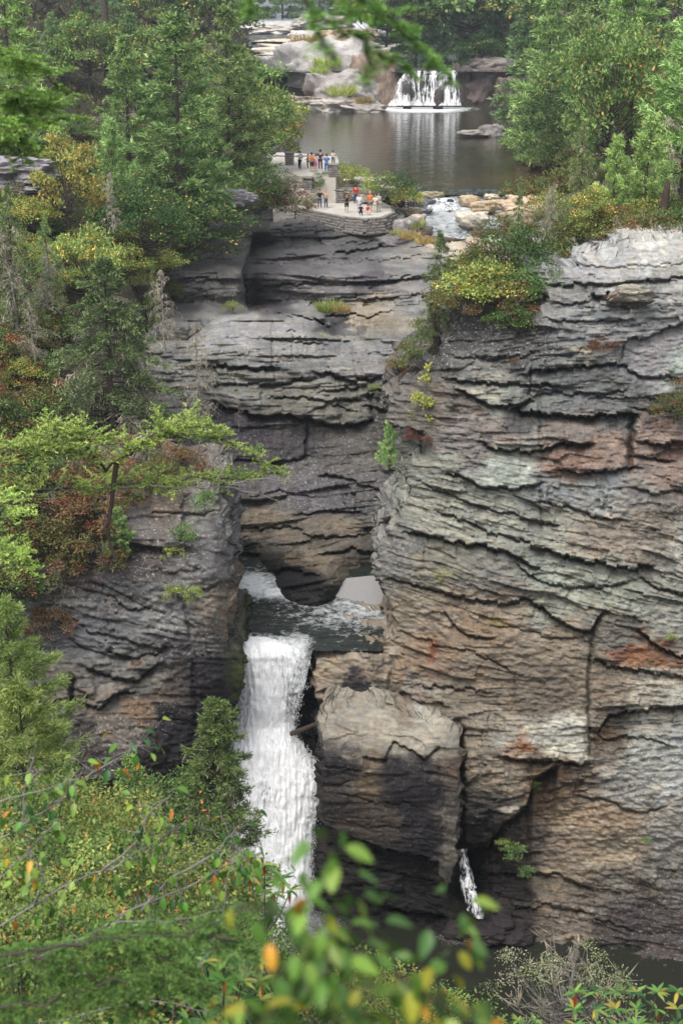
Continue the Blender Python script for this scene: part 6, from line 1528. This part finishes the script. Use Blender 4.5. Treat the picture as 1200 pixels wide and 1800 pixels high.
# trees standing on the near slope
HEMF = conifer(403, 9, 1.7, 150, ('#35512a', '#6f8f48'), -.05, -.15, .02, 46, 7, .12, .028, .12, .55, twig_lichen=.12, dead=.05)
HEMN = conifer(401, 9, 2.7, 120, ('#4a7034', '#86a350'), -.05, -.12, .03, 60, 8, .11, .03, .12, .9, twig_lichen=.10, dead=.05)
PINEN = conifer(402, 8, 3.2, 70, ('#4f7238', '#86a250'), .10, .2, .1, 60, 10, .22, .03, .2, .8, dead=.05)
BLN = [broadleaf(410 + i, 5, 2.8, 80, 170, c, .105, '#c07a28', hf, cr=.26, bare=.06) for i, (c, hf) in enumerate([(('#2f5424', '#7a9a40'), .02), (('#486628', '#93a545'), .035), (('#243f20', '#587e38'), .015)])]
def near(meshes, kind, px, t_, b_, Y, h0, label, mats=MC, wide=1., cat='tree', group=None):
    b, h = at_px(px, t_, b_, Y)
    return place(kind, meshes, b, h / h0 * wide, g.uniform(0, 6.28), label, cat, group, mats, sz=1 / wide)
near(HEMF, 'hemlock_tree', 392, 1232, 1700, 47, 9, 'feathery light green hemlock standing in front of the lower waterfall', wide=1.35)
near(HEMF, 'hemlock_tree', 330, 1480, 1800, 40, 9, 'shorter hemlock left of the one before the waterfall', wide=1.2)
near(HEMN, 'hemlock_tree', 250, 1330, 1700, 36, 9, 'bright green spreading hemlock below the left cliff', wide=1.5)
near(PINEN, 'young_pine', 40, 1060, 1420, 24, 8, 'yellow-green tree at the left edge in front of the left cliff', wide=1.1)
near(PINEN, 'young_pine', 60, 1200, 1560, 18, 8, 'soft bright pine bough mass at the left edge', wide=1.2)
near(HEMN, 'hemlock_tree', 150, 1370, 1750, 24, 9, 'hemlock in the thicket below the left cliff', wide=1.2)
k = 0
for (px, t_, b_, Y, i) in sorted([(60, 1400, 1750, 15, 0), (180, 1440, 1800, 16, 1), (250, 1480, 1800, 17, 0), (120, 1500, 1850, 13, 2), (240, 1560, 1900, 13, 0), (340, 1620, 1950, 15, 2), (20, 1500, 1850, 12, 1), (430, 1690, 1990, 18, 1), (520, 1720, 1990, 20, 1), (600, 1730, 1990, 22, 1), (250, 1400, 1700, 30, 2), (470, 1700, 2000, 14, 2), (200, 1650, 2000, 10, 2), (60, 1620, 2000, 9.5, 0), (660, 1740, 2000, 22, 0), (560, 1740, 2000, 16, 0), (350, 1700, 2000, 11, 2)]):
    rk = ('n', i, Y >= 15); ROWN[rk] = ROWN.get(rk, 0) + 1
    near(BLN[i], 'broadleaf_tree', px, t_, b_, Y, 5, ORD[ROWN[rk] - 1] + [' green', ' yellow-green', ' deep green'][i] + ' sapling from the left in the ' + ('back' if Y >= 15 else 'front') + ' of the near thicket', MB, group=['green thicket saplings', 'yellow-green thicket saplings', 'deep green thicket saplings'][i])
BR = snag(420, 2.5, 1.3, 34, .5, down=-.05, w=.014)
LSH = broadleaf(421, 2.4, 1.3, 60, 90, ('#4c5e3c', '#7d8c5e'), .045, '#85857a', .3, cr=.22, bare=.4)
near(LSH, 'shrub', 985, 1665, 1860, 15, 2.4, 'pale lichen-grey shrub at the bottom right over the dark pool', MS, cat='shrub')
near(BR, 'dead_tree', 990, 1660, 1860, 15.1, 2.5, 'grey twigs sticking through the pale bottom right shrub', MS, cat='dead tree', wide=.8)

# large leaves, each one an object
def leaf_mesh(name, L, W, col, curl=.15, sd=0, mat=None):
    r = random.Random(sd); n = 7; v = []; f = []
    for i in range(n + 1):
        t = i / n; w_ = W * (math.sin(math.pi * t ** .8) ** .8) * .5 if 0 < i < n else .001
        z = -curl * L * t * t
        v += [(-w_, t * L, z + w_ * .35), (0, t * L, z), (w_, t * L, z + w_ * .35)]
    for i in range(n):
        a = i * 3
        f += [(a, a + 1, a + 4, a + 3), (a + 1, a + 2, a + 5, a + 4)]
    c = np.repeat((lin(col) * .8)[None], len(v), 0); c[1::3] *= 1.35
    me = mesh_np(name, np.array(v), np.array(f), c)
    me.materials.append(mat or BIGLEAF)
    return me
def leafy(name, label, cat, stems, leafset, n, size, seed, r0=.004, mats=MS, hang=.5, group=None, spread=.04, wts=None, blade='leaf'):
    """branch whose leaves are separate children"""
    r = random.Random(seed); rg = np.random.default_rng(seed)
    org = PT(*stems[0][0]); e = empty(name, org.tolist()); tag(e, label, cat, group)
    T = Tubes(); lines = []
    for st in stems:
        P = np.array([PT(*p) for p in st]) - org; m = 12; tt = np.linspace(0, 1, len(P)); s = np.linspace(0, 1, m)
        P = np.stack([np.interp(s, tt, P[:, q]) for q in range(3)], 1); P[1:-1] += rg.normal(size=(m - 2, 3)) * .008 * np.linalg.norm(P[-1] - P[0])
        T.add(P, np.linspace(r0, r0 * .35, m), 6); lines.append(P)
    w_ = np.array([np.linalg.norm(np.diff(P, axis=0), axis=1).sum() for P in lines]); w_ = w_ / w_.sum()
    pet = []
    for i in range(n):
        P = lines[rg.choice(len(lines), p=w_)]; f = r.uniform(.15, 1) * (len(P) - 1); a = min(int(f), len(P) - 2); p = P[a] + (P[a + 1] - P[a]) * (f - a)
        off = rg.normal(size=3) * spread; off[2] *= .6
        d = Vector(off.tolist()) + Vector((0, 0, -hang * spread)); 
        if d.length < 1e-5: continue
        q = p + off
        pet.append((p, q))
        o = link(blade, leafset[rg.choice(len(leafset), p=wts)], None, e)
        o.location = q.tolist(); dn = d.normalized() * .8 + Vector((r.uniform(-.5, .5), r.uniform(-.5, .5), -hang * r.random()))
        o.rotation_euler = (dn.to_track_quat('Y', 'Z').to_matrix() @ __import__('mathutils').Matrix.Rotation(r.uniform(-.7, .7), 3, 'Y')).to_euler()
        k = size * r.uniform(.7, 1.15); o.scale = (k, k, k)
    for p, q in pet: T.add(np.array([p, q]), [r0 * .3, r0 * .2], 3)
    link('branch', T.mesh('branch'), mats[0], e)
    return e
LG = [leaf_mesh('leaf', 1, .52, '#5f8a38', .2, 1), leaf_mesh('leaf', 1, .56, '#7d9c42', .1, 2), leaf_mesh('leaf', 1, .5, '#4a6f34', .3, 3), leaf_mesh('leaf', 1, .5, '#a5a83c', .2, 4), leaf_mesh('leaf', 1, .5, '#c9962e', .35, 5)]
NB = [[(640, 1850, 2.3), (560, 1800, 2.3), (470, 1790, 2.3), (400, 1760, 2.3)], [(760, 1850, 2.35), (700, 1800, 2.35), (620, 1730, 2.35), (540, 1690, 2.35), (500, 1640, 2.35)], [(880, 1830, 2.3), (800, 1780, 2.3), (730, 1740, 2.25), (670, 1690, 2.2), (600, 1670, 2.2), (520, 1690, 2.15), (440, 1720, 2.1)], [(730, 1740, 2.25), (640, 1640, 2.3), (600, 1570, 2.3), (575, 1500, 2.3), (560, 1470, 2.3)],
      [(800, 1840, 2.4), (775, 1760, 2.4), (770, 1690, 2.4), (795, 1630, 2.4), (800, 1580, 2.4)], [(670, 1690, 2.2), (560, 1640, 2.2), (470, 1600, 2.2), (400, 1590, 2.2)], [(600, 1670, 2.2), (500, 1760, 2.1), (420, 1830, 2.05)], [(700, 1850, 2.2), (650, 1790, 2.2), (560, 1750, 2.2)], [(560, 1640, 2.2), (540, 1600, 2.2), (620, 1600, 2.2)], [(730, 1740, 2.25), (760, 1800, 2.3), (830, 1830, 2.3)]]
leafy('leafy_branch', 'blurred near branch of green and yellow leaves at the bottom centre', 'branch', [[(a, b, c * .74) for a, b, c in q] for q in NB], LG, 300, .040, 21, .0018, (BARK,), .6, None, .024, [.36, .30, .25, .06, .03])
TB = [[(-40, 1650, 9), (60, 1590, 9), (180, 1530, 9), (300, 1470, 9), (330, 1440, 9)], [(-40, 1720, 8.6), (120, 1660, 8.6), (250, 1600, 8.6), (390, 1530, 8.6), (460, 1500, 8.6)], [(-40, 1500, 9.4), (40, 1450, 9.4), (110, 1410, 9.4), (210, 1320, 9.4), (250, 1310, 9.4)], [(40, 1450, 9.4), (45, 1380, 9.4), (60, 1330, 9.4)],
      [(180, 1530, 9), (240, 1480, 9), (260, 1430, 9), (300, 1400, 9)], [(250, 1600, 8.6), (300, 1540, 8.6), (380, 1500, 8.6), (420, 1450, 8.6)], [(60, 1590, 9), (80, 1540, 9), (50, 1490, 9)], [(120, 1660, 8.6), (200, 1620, 8.6), (300, 1620, 8.6), (400, 1600, 8.6)]]
LG2 = [leaf_mesh('leaf', 1, .6, '#5f9038', .2, 11), leaf_mesh('leaf', 1, .6, '#8aae4a', .1, 12), leaf_mesh('leaf', 1, .55, '#3c6a34', .3, 13), leaf_mesh('leaf', 1, .5, '#c8a82e', .4, 14), leaf_mesh('leaf', 1, .5, '#c98436', .5, 15)]
leafy('leafy_branch', 'pale-barked twigs with green, yellow and orange leaves in the lower left', 'branch', TB, LG2, 270, .085, 22, .009, MS, .8, None, .10, [.34, .30, .26, .05, .05])
TB2 = [[(-40, 1420, 8), (30, 1400, 8), (90, 1385, 8), (140, 1370, 8)], [(-40, 1560, 8), (20, 1530, 8), (60, 1480, 8), (110, 1440, 8)], [(330, 1740, 7.5), (380, 1650, 7.5), (400, 1560, 7.5), (410, 1480, 7.5)], [(-20, 1800, 7.5), (100, 1790, 7.5), (250, 1760, 7.5), (380, 1780, 7.5)]]
leafy('leafy_branch', 'loose yellowing leafy twigs along the left edge of the thicket', 'branch', TB2, LG2, 120, .075, 23, .006, MS, .8, None, .10, [.32, .30, .24, .09, .05])
RH = [leaf_mesh('leaf', 1, .26, '#5d8a45', .1, 31), leaf_mesh('leaf', 1, .26, '#7fa352', .15, 32), leaf_mesh('leaf', 1, .24, '#3c6636', .2, 33), leaf_mesh('leaf', 1, .22, '#c46a34', .5, 34), leaf_mesh('leaf', 1, .26, '#b3a84a', .2, 35)]
def rhodo(px, py, Y, heads, label, seed, size=.13, wts=(.36, .30, .22, .06, .06), spread_px=60, stem_to=(0, 90), group=None):
    r = random.Random(seed); rg = np.random.default_rng(seed)
    org = PT(px + stem_to[0], py + stem_to[1], Y); e = empty('rhododendron', org.tolist()); tag(e, label, 'shrub', group)
    T = Tubes()
    for hx, hy in heads:
        c = PT(px + hx, py + hy, Y + r.uniform(-.4, .4)) - org
        s = np.linspace(0, 1, 6)[:, None]; T.add(c * s + np.array([0, 0, -.08]) * np.sin(s * 3.1), np.linspace(.010, .005, 6), 5)
        m = r.randint(8, 11)
        for k in range(m):
            a = k * 2.4 + r.uniform(-.3, .3); up = r.uniform(-.15, .55)
            idx_ = rg.choice(5, p=wts); 
            if idx_ == 3: up = -1.6
            d = Vector((math.cos(a), math.sin(a), up)).normalized()
            o = link('leaf', RH[idx_], None, e); o.location = c.tolist(); o.rotation_euler = d.to_track_quat('Y', 'Z').to_euler(); q = size * r.uniform(.75, 1.15); o.scale = (q, q, q)
    link('stem', T.mesh('stem'), BARK, e)
    return e
rhodo(465, 1520, 12, [(0, 0), (30, 25), (-25, 20), (45, 45), (15, 50)], 'rhododendron with drooping orange leaves in front of the lower waterfall', 1, .15, (.3, .22, .14, .28, .06), stem_to=(0, 120))
rhodo(390, 1740, 8, [(x, y) for x in range(-60, 71, 32) for y in range(-50, 61, 34)], 'glossy green rhododendron clump at the bottom left of centre', 2, .12)
rhodo(1110, 1770, 9.5, [(x, y) for x in range(-100, 111, 36) for y in range(-26, 60, 30)], 'yellow-green rhododendron in the bottom right corner', 3, .11, (.32, .34, .14, .05, .15))
rhodo(900, 1800, 11, [(x, y) for x in range(-20, 60, 30) for y in range(-6, 40, 30)], 'small yellow-tipped rhododendron at the bottom edge below the pool', 4, .08, (.34, .32, .2, .02, .12))

# ------------------------------------------------------------------ air
bm = bmesh.new(); bmesh.ops.create_cube(bm, size=1)
me = bpy.data.meshes.new('haze'); bm.to_mesh(me); bm.free()
hm = bpy.data.materials.new('haze'); hm.use_nodes = True; hn = hm.node_tree.nodes; hn.clear()
ho = hn.new('ShaderNodeOutputMaterial'); hv_ = hn.new('ShaderNodeVolumePrincipled')
hv_.inputs['Color'].default_value = (.80, .88, .96, 1); hv_.inputs['Density'].default_value = .0003; hv_.inputs['Anisotropy'].default_value = .2
hm.node_tree.links.new(hv_.outputs[0], ho.inputs['Volume'])
o = link('haze', me, hm); o.location = (0, 340, -20); o.scale = (420, 820, 150); o['kind'] = 'stuff'
